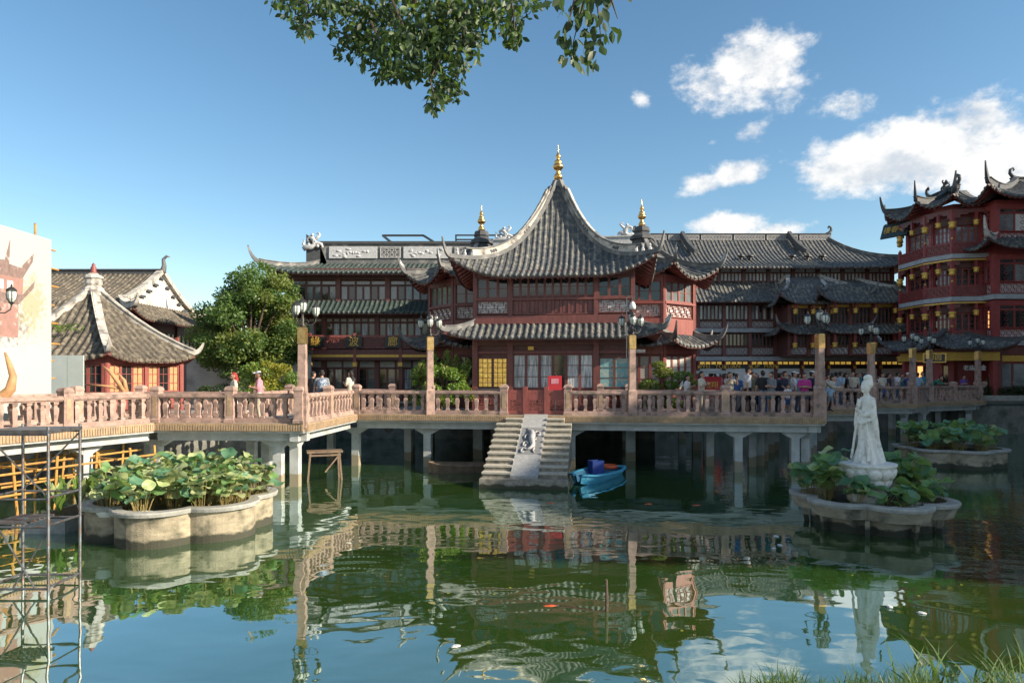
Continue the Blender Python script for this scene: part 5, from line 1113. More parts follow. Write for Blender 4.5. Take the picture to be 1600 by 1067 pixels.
for k, (px, Y_, h, w, mt, lab) in enumerate([(335, 32.0, 1.0, .9, ['leaf_dark', 'leaf_bush'], 'dark green rounded shrub next to the hexagonal pavilion'), (375, 33.5, .8, 1.0, ['leaf_bush', 'leaf_tree'], 'low green shrub under the white garden wall'), (455, 34, .9, .7, ['leaf_tree', 'leaf_bush'], 'small shrub behind the sunlit lamp post')]):
    LL = lobes_in(0, 0, h * .75, w * .7, .6, h * .5, 9, .42, 20 + k); plant('shrub', lab, 'shrub', X(px, Y_), Y_, GZ, LL, 2600, .12, mt, 30 + k, tree_stems(h * .6, LL, .04, k))
# bright bush and trained pine on the tea house platform
L4 = lobes_in(0, 0, 1.15, 1.0, .6, .9, 30, .33, 31) + [(-1.0, 0, .6, .4, .4, .4), (1.05, 0, 1.7, .25, .25, .45), (-.8, 0, 1.9, .25, .25, .4), (.95, -.1, 1.0, .35, .3, .4), (.3, 0, 2.35, .18, .18, .4), (-.3, 0, 2.3, .2, .2, .35), (1.25, 0, 2.0, .12, .12, .35), (.7, 0, 2.1, .16, .16, .4), (-1.15, 0, 1.5, .2, .2, .45), (1.3, 0, .7, .25, .25, .3)]
plant('green_bush', 'bright green upright bush on the platform left of the tea house doors', 'bush', X(688, 30.6), 30.6, DECK - .01, L4, 10000, .14, ['leaf_bush', 'leaf_tree_yellowish'], 33, tree_stems(1.1, L4, .06, 4), droop=-.6)
L5 = [(-1.0, 0, .5, .55, .4, .4), (-.7, 0, 1.1, .5, .4, .35), (-.1, 0, 1.7, .5, .4, .26), (.75, 0, 1.55, .5, .4, .22), (1.15, 0, 1.25, .35, .3, .2), (.2, 0, 1.15, .4, .35, .22), (.3, 0, .35, .6, .4, .26), (-.4, 0, .35, .5, .4, .3), (.95, 0, .95, .3, .3, .16), (-.3, 0, 2.05, .35, .3, .16)]
plant('trained_pine', 'trained pine with bent trunk and flat foliage pads before the right wing', 'tree', X(1040, 30.2), 30.2, DECK - .01, L5, 6500, .11, ['leaf_bush', 'leaf_tree_yellowish'], 35,
      [([(-.1, 0, 0), (.15, 0, .4), (.0, 0, .7), (.3, 0, 1.0), (.6, 0, 1.2), (.8, 0, 1.5)], .07, .03), ([(.05, 0, .55), (-.3, 0, .9), (-.7, 0, 1.1)], .05, .02), ([(.1, 0, .8), (-.1, 0, 1.3), (-.1, 0, 1.7)], .04, .02), ([(0, 0, .3), (-.5, 0, .4), (-1, 0, .5)], .05, .02)])
# trees on the near bank behind the viewer
for k, (x, y, s, rz) in enumerate([(-22, -12, 1.0, .5), (-12, -17, 1.0, 2.0)]):
    copy_tree(big, (x, y, GZ), rz, s, ['tall bank tree at the left end of the near shore', 'tall bank tree second from the left on the near shore', 'tall bank tree in the middle of the near shore', 'tall bank tree at the right end of the near shore', 'tall bank tree at the corner of the left shore'][k])
# overhanging branch: leaf shapes with a midrib fold
def leaf_shape(L=.1, w=.042):
    m = MB(); pts = [(0, 0), (w * .7, L * .25), (w, L * .5), (w * .6, L * .8), (0, L)]
    m.add([(0, 0, 0), (0, L * .5, -.004), (0, L, -.012)] + [(x, yy, .006 - .02 * (yy / L) ** 2) for x, yy in pts[1:4]] + [(-x, yy, .006 - .02 * (yy / L) ** 2) for x, yy in pts[1:4]], [(0, 3, 4, 1), (1, 4, 5, 2), (0, 1, 7, 6), (1, 2, 8, 7)])
    return m
over = thing('overhanging_tree', 'dark leafy tree branches hanging into the top of the view', 'tree', (-4.2, -3.0, GZ), 0, local=True)
oo = Vector((-4.2, -3.0, GZ))
def W2(px, py, Y): return Vector((X(px, Y), Y, Z(py, Y))) - oo
clusters = [(480, 12, 60, 26, 9), (545, 30, 50, 34, 9), (600, 50, 70, 40, 14), (570, 75, 50, 30, 9), (640, 80, 60, 45, 12), (690, 40, 70, 45, 12), (735, 30, 60, 40, 10), (690, 110, 38, 30, 8), (700, 140, 28, 24, 6), (680, 158, 14, 16, 3), (715, 75, 40, 40, 8), (790, 15, 50, 22, 7), (800, 42, 24, 26, 4), (805, 62, 14, 14, 2), (600, 5, 120, 20, 10), (760, 3, 100, 14, 8), (475, 46, 14, 12, 2), (455, 3, 40, 10, 3), (620, 112, 40, 18, 5)]
mb = MB(); rg = random.Random(12); LF = leaf_shape(.085, .021)
def put_leaf(mb, shape, p, s, axis=None):
    ax = axis or Vector((rg.gauss(0, .8), rg.gauss(0, .8), rg.gauss(-.75, .55))); ax.normalize(); nrm = Vector((rg.gauss(0, 1), rg.gauss(0, 1), rg.gauss(.6, .6))); sd = ax.cross(nrm).normalized(); up = sd.cross(ax)
    mb.add([p + sd * (v[0] * s) + ax * (v[1] * s) + up * (v[2] * s) for v in shape.v], shape.f)
twigs = MB()
for px, py, rx, ry, k in clusters:
    Y0 = rg.uniform(6.6, 7.8); c = W2(px, py, Y0)
    twigs.tube([c + Vector((rg.gauss(0, .12), .1, .55)), c + Vector((rg.gauss(0, .08), 0, .2)), c], [.014, .009, .004], 5)
    for q in range(int(k * 30 * max(.7, (rx * ry) / 2200))):
        while True:
            a, b, cc = rg.uniform(-1, 1), rg.uniform(-1, 1), rg.uniform(-1, 1)
            if a * a + b * b + cc * cc < 1: break
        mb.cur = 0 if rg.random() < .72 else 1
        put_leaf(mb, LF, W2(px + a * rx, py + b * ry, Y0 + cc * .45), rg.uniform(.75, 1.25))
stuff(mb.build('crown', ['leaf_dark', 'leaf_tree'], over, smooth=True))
crown2 = MB()      # the same crown goes on above the frame
for q in range(2600):
    p = Vector((rg.uniform(-6.5, 3.2), rg.uniform(2.0, 9.0), rg.uniform(8.4, 10.6)))
    if p.z < 3.71 + .56 * p.y + .45: p.z = 3.71 + .56 * p.y + .45 + rg.random() * 1.2
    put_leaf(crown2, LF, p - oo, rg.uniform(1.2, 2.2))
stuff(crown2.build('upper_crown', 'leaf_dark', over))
LB_ = leaf_shape(.105, .027).mesh('leaf', 'leaf_dark', True)
sprig_c = W2(910, 30, 5.0)
for q in range(150):     # the near sprig: leaves large enough to tell apart
    px = rg.gauss(918, 34); py = rg.uniform(-18, 100)
    if abs(px - 918) > 62 - .35 * max(0, py - 20) : continue
    if py > 55 and px > 950: continue
    o = bpy.data.objects.new('leaf', LB_); COL.objects.link(o); o.parent = over; o.location = W2(px, py, 5.0 + rg.gauss(0, .12)); o.rotation_euler = (rg.gauss(-1.35, .5), rg.gauss(0, .6), rg.uniform(0, 6.28)); s = rg.uniform(.7, 1.2); o.scale = (s, s, s)
for px0, px1 in ((930, 895), (925, 940), (915, 880), (945, 965)): twigs.tube([W2(px0, -60, 5.05), W2((px0 + px1) / 2, 0, 5.0), W2(px1, 70 if px1 < 950 else 30, 5.0)], [.012, .008, .003], 5)
stuff(twigs.build('twigs', 'bark', over))
tr = MB(); tr.tube([(0, 0, -.1), (.1, .1, 2.2), (.5, .8, 4.6), (1.2, 2.4, 6.6), (2.2, 5.0, 7.4), (2.8, 8.0, 7.4)], [.3, .26, .22, .15, .1, .06], 9); tr.build('trunk', 'bark', over, smooth=True)
tr = MB(); tr.tube([(1.2, 2.4, 6.6), (2.4, 5.5, 6.6), W2(655, -40, 7.2), W2(645, 20, 7.2)], [.12, .08, .045, .022], 7); tr.tube([(1.8, 4.0, 7.1), (3.6, 6.0, 6.9), W2(930, -60, 5.05)], [.08, .05, .012], 7); tr.tube([(2.2, 5, 7.3), W2(500, -50, 7.2), W2(470, -5, 7.2)], [.07, .03, .01], 6); tr.build('limb', 'bark', over, smooth=True)
# grass and reeds on the near bank
def blade(mb, p, h, lean, w):
    a = rg.uniform(0, 2 * PI); d = Vector((math.cos(a), math.sin(a), 0)); s = Vector((-d.y, d.x, 0)) * w
    if rg.random() < .6: s = Vector((w, 0, 0))
    pts = [p + d * lean * t * t + Vector((0, 0, h * (t - .22 * lean / h * t * t))) for t in (0, .4, .75, 1)]
    mb.add([pts[0] - s, pts[0] + s, pts[1] - s * .8, pts[1] + s * .8, pts[2] - s * .45, pts[2] + s * .45, pts[3]], [(0, 1, 3, 2), (2, 3, 5, 4), (4, 5, 6)])
def bank_z(y): return 2.2 - (y - 3.0) * .32
g1 = MB()
for q in range(2600):
    y_ = rg.uniform(3.3, 4.25); px = rg.uniform(1150, 1750); 
    clump = .5 + .5 * math.sin(px * .045) * math.sin(px * .013 + 1)
    if rg.random() > .35 + .65 * clump: continue
    blade(g1, Vector((X(px, y_), y_, bank_z(y_) - .05)), rg.uniform(.12, .26) * (.5 + .5 * clump), rg.uniform(.03, .18), .004)
o = g1.build('grass_tufts', 'grass'); o['kind'] = 'stuff'; o['label'] = 'fine green grass growing along the near bank'; o['category'] = 'grass'
for k, (px, y_, nb, h) in enumerate([(1432, 4.0, 7, .3), (1470, 4.1, 9, .36), (1505, 3.9, 7, .24), (1545, 4.0, 8, .3), (1585, 3.9, 9, .3), (1625, 4.0, 9, .36)]):
    m = MB()
    for q in range(nb): blade(m, Vector((rg.gauss(0, .04), rg.gauss(0, .05), -.05)), h * rg.uniform(.75, 1.1), rg.uniform(.05, .32), .0085)
    tag(m.build('reed_clump', 'grass', None, (X(px, y_), y_, bank_z(y_))), 'clump of tall green reeds rising from the near bank grass', 'reeds', 'reeds on the near bank')

# ------------------------------------------------------------------ lotus planters
def flower_outline(r0, lobes, rot, k=0.57, n=96, grow=0.0):
    d, rl_ = r0 * k, r0 * (1 - k); out = []
    for i in range(n):
        a = 2 * PI * i / n; best = r0 * .5
        for j in range(lobes):
            b = rot + 2 * PI * j / lobes; c = math.cos(a - b); disc = rl_ ** 2 - d * d * (1 - c * c)
            if disc > 0 and c > 0: best = max(best, d * c + math.sqrt(disc))
        out.append(((best + grow) * math.cos(a), (best + grow) * math.sin(a)))
    return out
def ring_mesh(mb, prof, lobes, rot, n=96):
    """prof: list of (radius, grow, z) rings"""
    rows = [[(x, y, z) for x, y in flower_outline(r_, lobes, rot, n=n, grow=g_)] for r_, g_, z in prof]
    for a, b in zip(rows[:-1], rows[1:]): mb.add(a + b, [(i, (i + 1) % n, n + (i + 1) % n, n + i) for i in range(n)])
def leaf_disc(seed, r=.165):
    q = random.Random(seed); m = MB(); n = 14; ph = q.uniform(0, 6); cup = q.uniform(-.03, .06)
    vs = [(0, 0, 0)]
    for rr, zz in ((.5, cup * .4), (1, cup)):
        for j in range(n):
            a = 2 * PI * j / n; w = 1 + .1 * math.sin(2 * a + ph) * rr; vs.append((r * rr * w * math.cos(a), r * rr * w * math.sin(a), zz + .035 * rr * rr * math.sin(3 * a + ph)))
    m.add(vs, [(0, 1 + j, 1 + (j + 1) % n) for j in range(n)] + [(1 + j, 1 + n + j, 1 + n + (j + 1) % n, 1 + (j + 1) % n) for j in range(n)]); return m
LEAVES = [leaf_disc(k).mesh('leaf', ['leaf_lotus', 'leaf_lotus_pale', 'leaf_lotus_blue', 'leaf_lotus_pale'][k % 4] if k != 7 else 'leaf_lotus_pale', True) for k in range(8)]
def lotus(label, group, loc, h, spread, nleaf, seed, pot=False, flower=False, blue=False, big=1.0):
    q = random.Random(seed); t = thing('lotus_plant', label, 'lotus', loc, q.uniform(0, 6), group, local=True); st = MB()
    for k in range(nleaf):
        a = q.uniform(0, 2 * PI); rr = spread * math.sqrt(q.random()); hh = h * q.uniform(.4, 1.0); top = Vector((rr * math.cos(a), rr * math.sin(a), hh))
        base = Vector((rr * .35 * math.cos(a), rr * .35 * math.sin(a), -.05)); st.tube([base, (base + top) / 2 + Vector((0, 0, .06)), top], [.007, .006, .005], 4, False)
        li = q.choice([2, 6, 0, 4]) if blue and q.random() < .6 else q.randrange(8)
        o = bpy.data.objects.new('leaf', LEAVES[li]); COL.objects.link(o); o.parent = t; o.location = top; s = q.uniform(.55, 1.2) * big; o.scale = (s, s, s); o.rotation_euler = (q.gauss(0, .38), q.gauss(0, .38) + .12, q.uniform(0, 6.28))
    for k in range(4):
        a = q.uniform(0, 6.28); st.tube([(0, 0, -.05), (.1 * math.cos(a), .1 * math.sin(a), .22), (.2 * math.cos(a), .2 * math.sin(a), .18)], [.006, .005, .003], 4, False)
    stuff(st.build('stems', 'stem', t))
    if pot: MB().lathe([(.2, -.08), (.26, .02), (.27, .05), (.24, .05), (.22, -.02)], (0, 0, 0), 14).build('pot_rim', 'white_paint', t)
    if flower:
        m = MB(); c = Vector((.05, 0, h * .8)); st2 = [c]
        for j in range(9): a = 2 * PI * j / 9; d = Vector((math.cos(a), math.sin(a), .9)); s = Vector((-d.y, d.x, 0)) * .03; m.add([c, c + d * .05 + s, c + d * .1, c + d * .05 - s], [(0, 1, 2, 3)])
        m.build('blossom', 'petal', t)
    return t
def planter(name, label, x, y, r0, zr, base, rot=R(-90)):
    t = thing(name, label, 'planter', (x, y, 0), 0, local=True); m = MB()
    if base:      # rim shelf over a narrower plinth
        ring_mesh(m, [(r0 * .98, -.06, zr - .36), (r0, 0, zr - .1)], 6, rot); ring_mesh(m, [(r0 * .98, -.06, zr - .36), (r0 * .78, -.1, zr - .42)], 6, rot); ring_mesh(m, [(r0 * .8, -.1, -.5), (r0 * .8, -.1, zr - .4)], 6, rot)
    else: ring_mesh(m, [(r0, -.08, -.5), (r0, -.08, zr - .1)], 6, rot)
    m.build('basin_wall', 'planter_wall', t)
    m = MB(); ring_mesh(m, [(r0, -.08, zr - .12), (r0, .03, zr - .1), (r0, .05, zr - .03), (r0, .03, zr), (r0, -.24, zr), (r0, -.26, zr - .2)], 6, rot); m.build('rim', 'concrete', t)
    if base:
        for k in range(9):
            a = 2 * PI * k / 9; rr = r0 * .77; MB().beam((rr * math.cos(a), rr * math.sin(a), -.2), (rr * 1.06 * math.cos(a), rr * 1.06 * math.sin(a), zr - .38), .1, .12).build('bracket', 'planter_wall', t)
    MB().prism(flower_outline(r0, 6, rot, grow=-.25), zr - .3, zr - .16).build('soil', 'soil', t); return t
PLX, PLY = -8.0, 16.65
planter('flower_planter', 'big flower shaped concrete basin full of sunlit lotus', PLX, PLY, 2.15, .8, False)
q = random.Random(2); cnt = 0
for k in range(200):
    a = q.uniform(0, 6.28); rr = 1.72 * math.sqrt(q.random()); x, y = rr * math.cos(a), rr * math.sin(a)
    if any((x - p[0]) ** 2 + (y - p[1]) ** 2 < .19 for p in ([] if k == 0 else LP)): continue
    if k == 0: LP = []
    LP.append((x, y))
    lotus('leafy lotus clump in the big sunlit basin below the left bridge', 'lotus clumps in the big left basin', (PLX + x, PLY + y, .66), (.72 + .3 * (y + 1.7) / 3.4) * q.uniform(.85, 1.1), .42, 22, 100 + k, pot=y < -1.0, flower=(len(LP) == 4))
    if len(LP) >= 27: break
SX, SY = 8.98, 17.1
planter('statue_basin', 'flower shaped concrete basin on a plinth carrying the white statue', SX, SY, 1.86, .74, True)
for k, (x, y, h, nl) in enumerate([(-1.2, -.1, 1.1, 26), (-.75, .5, 1.25, 22), (-1.4, .35, .95, 18), (-.8, -.75, .6, 12), (1.0, .1, 1.2, 26), (1.35, .5, 1.0, 18), (.75, .8, 1.1, 16), (.95, -.6, .55, 8), (.15, -1.15, .42, 8), (.5, -.95, .5, 8), (-.3, -1.05, .45, 6), (0, 1.1, .8, 10), (1.45, -.35, .6, 7)]):
    lotus('lotus clump growing round the foot of the white statue', 'lotus clumps around the statue', (SX + x, SY + y, .58), h, .38, nl, 300 + k, pot=y < -.5, blue=True, big=1.2)
TX, TY = 18.5, 28.9
planter('far_flower_planter', 'flower shaped concrete lotus basin in shade near the right bridge piers', TX, TY, 2.1, .75, False)
for k in range(13):
    a = 2 * PI * k / 9 + .2; rr = 1.45 if k < 9 else .65
    lotus('lotus clump in the shaded basin near the right bridge piers', 'lotus clumps in the far basin', (TX + rr * math.cos(a), TY + rr * math.sin(a), .6), 1.05 + .1 * math.sin(k * 2.1), .46, 17, 400 + k, blue=True, big=1.35)
# floating trough with canna leaves
tr = thing('plant_trough', 'long narrow floating trough of upright leafy water plants beside the scaffold', 'planter', (-11.0, 18.4, 0), R(-2), local=True)
m = MB(); m.bx(-.55, .55, -2.3, 2.3, -.2, .34); m.build('trough', 'concrete', tr); MB().bx(-.46, .46, -2.2, 2.2, .34, .346).build('soil', 'soil', tr)
for k in range(16):
    p = (-11.0 + rg.uniform(-.35, .35), 16.4 + k * .27, .35); t = thing('canna_plant', 'upright broad leaved water plant in the floating trough', 'plant', p, rg.uniform(0, 6), 'plants in the trough', local=True)
    for j in range(9):
        a = rg.uniform(0, 6.28); ln = rg.uniform(.5, .95); d = Vector((math.cos(a), math.sin(a), 0)); s = Vector((-d.y, d.x, 0)); lean = rg.uniform(.1, .5); m = MB(); vs = []
        for u, w in ((0, .012), (.3, .045), (.55, .07), (.8, .05), (1, .004)):
            c = d * (lean * u * u * ln) + Vector((0, 0, ln * u * (1 - .25 * u * lean))); vs += [c - s * w, c + Vector((0, 0, -.015)), c + s * w]
        m.add(vs, [(i * 3 + e, i * 3 + e + 1, i * 3 + e + 4, i * 3 + e + 3) for i in range(4) for e in (0, 1)]); m.build('leaf', 'leaf_bush' if j % 3 else 'leaf_lotus_pale', t, smooth=True)
# hedge on the right quay
hg = thing('quay_hedge', 'low dark hedge in a long box on the right quay', 'hedge', (33.2, 44.9, GZ), 0, local=True)
MB().bx(-3.6, 5.5, -.4, .4, 0, .32).build('hedge_box', 'concrete', hg); me = leaf_cloud([(-3.3 + k * .45, 0, .55 + .08 * math.sin(k), .42, .4, .36) for k in range(20)], 6500, .12, 77, mats=2); [me.materials.append(M[z]) for z in ('hedge', 'leaf_dark')]; stuff(link('leaves', me, hg))
MB().bx(-4.2, 5.5, -.62, -.5, -.35, -.2).build('green_pipe', 'tile_green', hg)
# ------------------------------------------------------------------ organic figures: capsules fused into one skin
def fuse(parts, voxel, smooth=3):
    """parts: list of (points, radii, material index); returns one continuous mesh with material regions"""
    m = MB(); caps = []
    for pts, rad, mi in parts:
        pts = [Vector(p) for p in pts]; rad = rad if hasattr(rad, '__len__') else [rad] * len(pts)
        for i, p in enumerate(pts): m.ball(p, rad[i], 10, 7)
        for i in range(len(pts) - 1):
            if (pts[i + 1] - pts[i]).length > 1e-4: m.tube([pts[i], pts[i + 1]], [rad[i], rad[i + 1]], 10); 
            caps.append((pts[i], pts[i + 1], rad[i], rad[i + 1], mi))
        if len(pts) == 1:
            rr = sum(rad[0]) / 3 if hasattr(rad[0], '__len__') else rad[0]; caps.append((pts[0], pts[0] + Vector((0, 0, 1e-4)), rr, rr, mi))
    return m, caps
def remesh(m, caps, mats, voxel, smooth=2, name='body'):
    me = m.mesh('tmp', mats[0]); o = bpy.data.objects.new('tmp', me); COL.objects.link(o)
    rm = o.modifiers.new('r', 'REMESH'); rm.mode = 'VOXEL'; rm.voxel_size = voxel; rm.use_smooth_shade = True
    sm = o.modifiers.new('s', 'SMOOTH'); sm.iterations = smooth; sm.factor = .5
    bpy.context.view_layer.update(); out = bpy.data.meshes.new_from_object(o.evaluated_get(bpy.context.evaluated_depsgraph_get())); bpy.data.objects.remove(o)
    out.name = name; out.materials.clear()
    for q in mats: out.materials.append(M[q])
    n = len(out.polygons); c = np.empty(n * 3); out.polygons.foreach_get('center', c); c = c.reshape(-1, 3)
    best = np.full(n, 1e9); idx = np.zeros(n, np.int32)
    for a, b, ra, rb_, mi in caps:
        a, b = np.array(a), np.array(b); d = b - a; t = np.clip(((c - a) @ d) / max(d @ d, 1e-9), 0, 1); r_ = ra + (rb_ - ra) * t
        dist = np.linalg.norm(c - (a + t[:, None] * d), axis=1) - r_; k = dist < best; best[k] = dist[k]; idx[k] = mi
    out.polygons.foreach_set('material_index', idx); out.polygons.foreach_set('use_smooth', [True] * n); return out
# ------------------------------------------------------------------ white statue
def make_statue():
    t = thing('lady_statue', 'white stone statue of a robed lady on a lotus pedestal', 'statue', (SX - .1, SY, 0), R(-72), local=True)
    zs = 1.55
    prof = [(.5, .55), (.6, .62), (.62, .8), (.5, .9), (.55, 1.0), (.72, 1.12), (.8, 1.3), (.88, 1.46), (.93, 1.5), (.93, 1.55), (.3, 1.56)]
    MB().lathe([(r_ * .74, z) for r_, z in prof], (0, 0, 0), 24).build('pedestal', 'marble', t)
    pm = MB()
    for row, (r0, z0, n_, s) in enumerate(((.6, 1.3, 13, .15), (.5, 1.05, 12, .13))):
        for k in range(n_): a = 2 * PI * (k + row * .5) / n_; b = MB().ball((0, 0, 0), (s * .45, s * 1.12, s * .95), 10, 6); ca, sa = math.cos(a), math.sin(a); pm.add([((r0 + v[0] + v[2] * .35) * ca - v[1] * sa, (r0 + v[0] + v[2] * .35) * sa + v[1] * ca, z0 + v[2]) for v in b.v], b.f)
    pm.build('lotus_petals', 'marble', t, smooth=True)
    m = MB(); rows = []; n_ = 40
    # robe: (z, centre x, centre y, half width, half depth, fold depth)
    prof = [(0, .04, .02, .43, .36, .05), (.06, .04, .02, .41, .33, .055), (.2, .05, .01, .34, .27, .05), (.4, .05, 0, .27, .22, .04), (.62, .03, 0, .23, .19, .03), (.85, .01, 0, .215, .175, .02), (1.02, -.01, 0, .215, .17, .016), (1.15, -.01, 0, .18, .145, .01), (1.28, 0, 0, .185, .14, .008), (1.42, .01, .01, .2, .14, .004), (1.52, .01, .02, .17, .11, 0), (1.58, .0, .01, .075, .07, 0), (1.68, -.01, 0, .055, .055, 0)]
    for z, cx, cy, a, b, f in prof:
        rows.append([(cx + (a + f * math.sin(9 * an + z * 3)) * math.cos(an), cy + (b + f * math.sin(9 * an + z * 3)) * math.sin(an), z) for an in [2 * PI * j / n_ for j in range(n_)]])
    for a, b in zip(rows[:-1], rows[1:]): m.add(a + b, [(i, (i + 1) % n_, n_ + (i + 1) % n_, n_ + i) for i in range(n_)])
    m.add(rows[0], [tuple(range(n_ - 1, -1, -1))]); m.add(rows[-1], [tuple(range(n_))])
    P = [([(0, -.03, 1.76)], [(.12, .14, .15)], 0), ([(0, .035, 1.83)], [(.15, .16, .125)], 0), ([(0, .05, 1.97)], [(.115, .13, .085)], 0), ([(0, .0, 1.54), (0, -.01, 1.68)], [.085, .075], 0), ([(.05, .09, 1.92), (.06, .1, 1.8)], [.06, .045], 0), ([(-.05, .09, 1.92), (-.06, .1, 1.8)], [.06, .045], 0), ([(0, -.165, 1.77), (0, -.18, 1.74)], [.016, .02], 0), ([(0, -.13, 1.66)], [.035], 0),
         ([(.19, .02, 1.46), (.25, .0, 1.2), (.1, -.17, 1.12), (-.04, -.2, 1.2)], [.075, .075, .06, .04], 0), ([(-.17, .02, 1.46), (-.25, -.02, 1.2), (-.13, -.2, 1.25), (-.06, -.22, 1.33)], [.075, .075, .055, .04], 0),
         ([(-.06, -.23, 1.36)], [.055], 0), ([(-.03, -.24, 1.42), (-.06, -.23, 1.47)], [.05, .03], 0), ([(.25, -.02, 1.18), (.28, 0, .95), (.3, .05, .72), (.33, .08, .6)], [.085, .09, .07, .03], 0), ([(-.24, -.06, 1.16), (-.27, -.08, .9), (-.25, -.1, .66)], [.08, .075, .03], 0),
         ([(-.2, -.1, 1.02), (0, -.19, .92), (.2, -.12, 1.0)], .05, 0), ([(-.12, -.19, .96), (-.2, -.2, .7), (-.22, -.24, .4), (-.25, -.28, .12)], [.03, .035, .035, .04], 0), ([(.02, -.19, .9), (.03, -.21, .5), (.05, -.3, .1)], [.03, .035, .04], 0), ([(.16, -.15, .9), (.22, -.18, .5), (.3, -.24, .1)], [.03, .035, .04], 0), ([(.2, .06, .9), (.34, .12, .4), (.42, .16, .08)], [.05, .05, .06], 0)]
    m2, caps = fuse(P, .014); o_ = len(m.v); m.add(m2.v, m2.f)
    me = remesh(m, caps, ['marble'], .014, 2, 'figure'); me.transform(Matrix.Diagonal((.9, .9, 1.08, 1))); link('figure', me, t, (0, 0, zs - .01)); return t
make_statue()
# ------------------------------------------------------------------ people
def human(pose, hair='short', extra=None):
    """standing 1.7 m figure facing -Y; 0 skin 1 hair 2 top 3 bottom 4 shoe 5 dark"""
    lean = pose.get('lean', 0); st = pose.get('step', 0); sk = pose.get('skirt', 0); hip = Vector((0, 0, .93))
    up = Vector((0, -math.sin(lean), math.cos(lean))); fw = Vector((0, -math.cos(lean), -math.sin(lean)))
    ch = hip + up * .33; nk = hip + up * .53; hd = nk + (up * .155 + Vector((0, -.03 - .05 * lean, .02)))
    turn = pose.get('nod', 0); hf = Vector((0, -math.cos(turn), -math.sin(turn)))
    P = [([hip + Vector((-.07, 0, 0)), hip + Vector((.07, 0, 0))], [.115, .115], 3), ([hip + up * .06, hip + up * .2, ch, ch + up * .1], [.125, .115, .13, .125], 2), ([hip + up * .08 + Vector((-.05, 0, 0)), ch + Vector((-.08, 0, 0))], [.11, .105], 2), ([hip + up * .08 + Vector((.05, 0, 0)), ch + Vector((.08, 0, 0))], [.11, .105], 2),
         ([nk - up * .06 + Vector((-.14, 0, 0)), nk - up * .06 + Vector((.14, 0, 0))], [.075, .075], 2), ([nk - up * .03, nk + up * .07], [.055, .052], 0),
         ([hd], [(.078, .095, .115)], 0), ([hd + hf * .09 + Vector((0, 0, -.01)), hd + hf * .105 + Vector((0, 0, -.03))], [.012, .016], 0), ([hd + hf * .07 + Vector((0, 0, -.085))], [.035], 0), ([hd + Vector((.08, .01, -.01))], [(.012, .02, .03)], 0), ([hd + Vector((-.08, .01, -.01))], [(.012, .02, .03)], 0),
         ([hd + hf * .083 + Vector((.032, 0, .012))], [.012], 5), ([hd + hf * .083 + Vector((-.032, 0, .012))], [.012], 5), ([hd + Vector((0, .025, .045))], [(.088, .1, .092)], 1), ([hd + Vector((0, .05, -.02))], [(.08, .065, .085)], 1)]
    if hair == 'long': P += [([hd + Vector((0, .07, 0)), hd + Vector((0, .1, -.15)), nk + Vector((0, .1, -.12))], [.08, .08, .05], 1)]
    if hair == 'bun': P += [([hd + Vector((0, .09, .1))], [.055], 1)]
    if hair == 'cap': P += [([hd + Vector((0, .015, .075))], [(.095, .105, .065)], 5), ([hd + Vector((0, -.1, .065)), hd + Vector((0, -.16, .055))], [.035, .03], 5)]
    slv = pose.get('sleeve', .5)
    for s, key in ((-1, 'la'), (1, 'ra')):
        sh = nk - up * .055 + Vector((s * .185, 0, 0)); el, wr = pose.get(key, ((s * .06, .02, -.28), (s * .02, -.06, -.25)))
        e = sh + Vector(el); w = e + Vector(wr); mid = sh + (e - sh) * .75; dr = (w - e).normalized()
        if slv > .9: P += [([sh, e], [.058, .048], 2), ([e, w], [.048, .036], 2)]
        else: P += [([sh, mid], [.062, .058], 2), ([mid, e], [.042, .04], 0), ([e, w], [.04, .028], 0)]
        sd = Vector((-s, 0, 0)) - dr * (Vector((-s, 0, 0)).dot(dr)); sd = sd.normalized() if sd.length > .1 else Vector((0, -1, 0)); th = dr.cross(sd)
        palm = w + dr * .055; P += [([w, palm], [.026, .03], 0), ([palm - th * .02, palm + th * .02], [.026, .026], 0)]
        for k, ln in enumerate((.07, .08, .075, .06)):   # four fingers, curled a little, and a thumb off the side of the palm
            b = palm + dr * .02 + th * ((k - 1.5) * .018); c = b + dr * ln * .55 + sd * .012; P.append(([b, c, c + dr * ln * .3 + sd * .03], [.0095, .009, .008], 0))
        P.append(([palm - th * .03 - dr * .02, palm - th * .055 + dr * .015, palm - th * .05 + dr * .045], [.012, .011, .009], 0))
    for s in (-1, 1):
        hj = hip + Vector((s * .09, 0, -.03)); kn = Vector((s * .1, -.03 - s * st * .22, .5)); an = Vector((s * .1, .02 - s * st * .38 + (.08 if s * st < 0 else 0), .09 + (.04 if s * st < 0 else 0)))
        short = pose.get('short', 0)
        if short: m_ = hj + (kn - hj) * short; P += [([hj, m_], [.105, .09], 3), ([m_, kn], [.07, .055], 0), ([kn, kn + (an - kn) * .35, an], [.052, .056, .036], 0)]
        else: P += [([hj, kn], [.105, .07], 3), ([kn, kn + (an - kn) * .35, an], [.068, .064, .05], 3)]
        P.append(([an + Vector((0, .02, -.05)), an + Vector((0, -.12, -.06))], [.045, .038], 4))
    if sk: P += [([hip + Vector((0, 0, -.05)), hip + Vector((0, 0, -.4))], [.15, .2], 3)]
    m, caps = fuse(P, .02); return remesh(m, caps, ['skin', 'hair_black', 'cloth_white', 'cloth_navy', 'shoe', 'shoe'], .0165, 1, 'body')
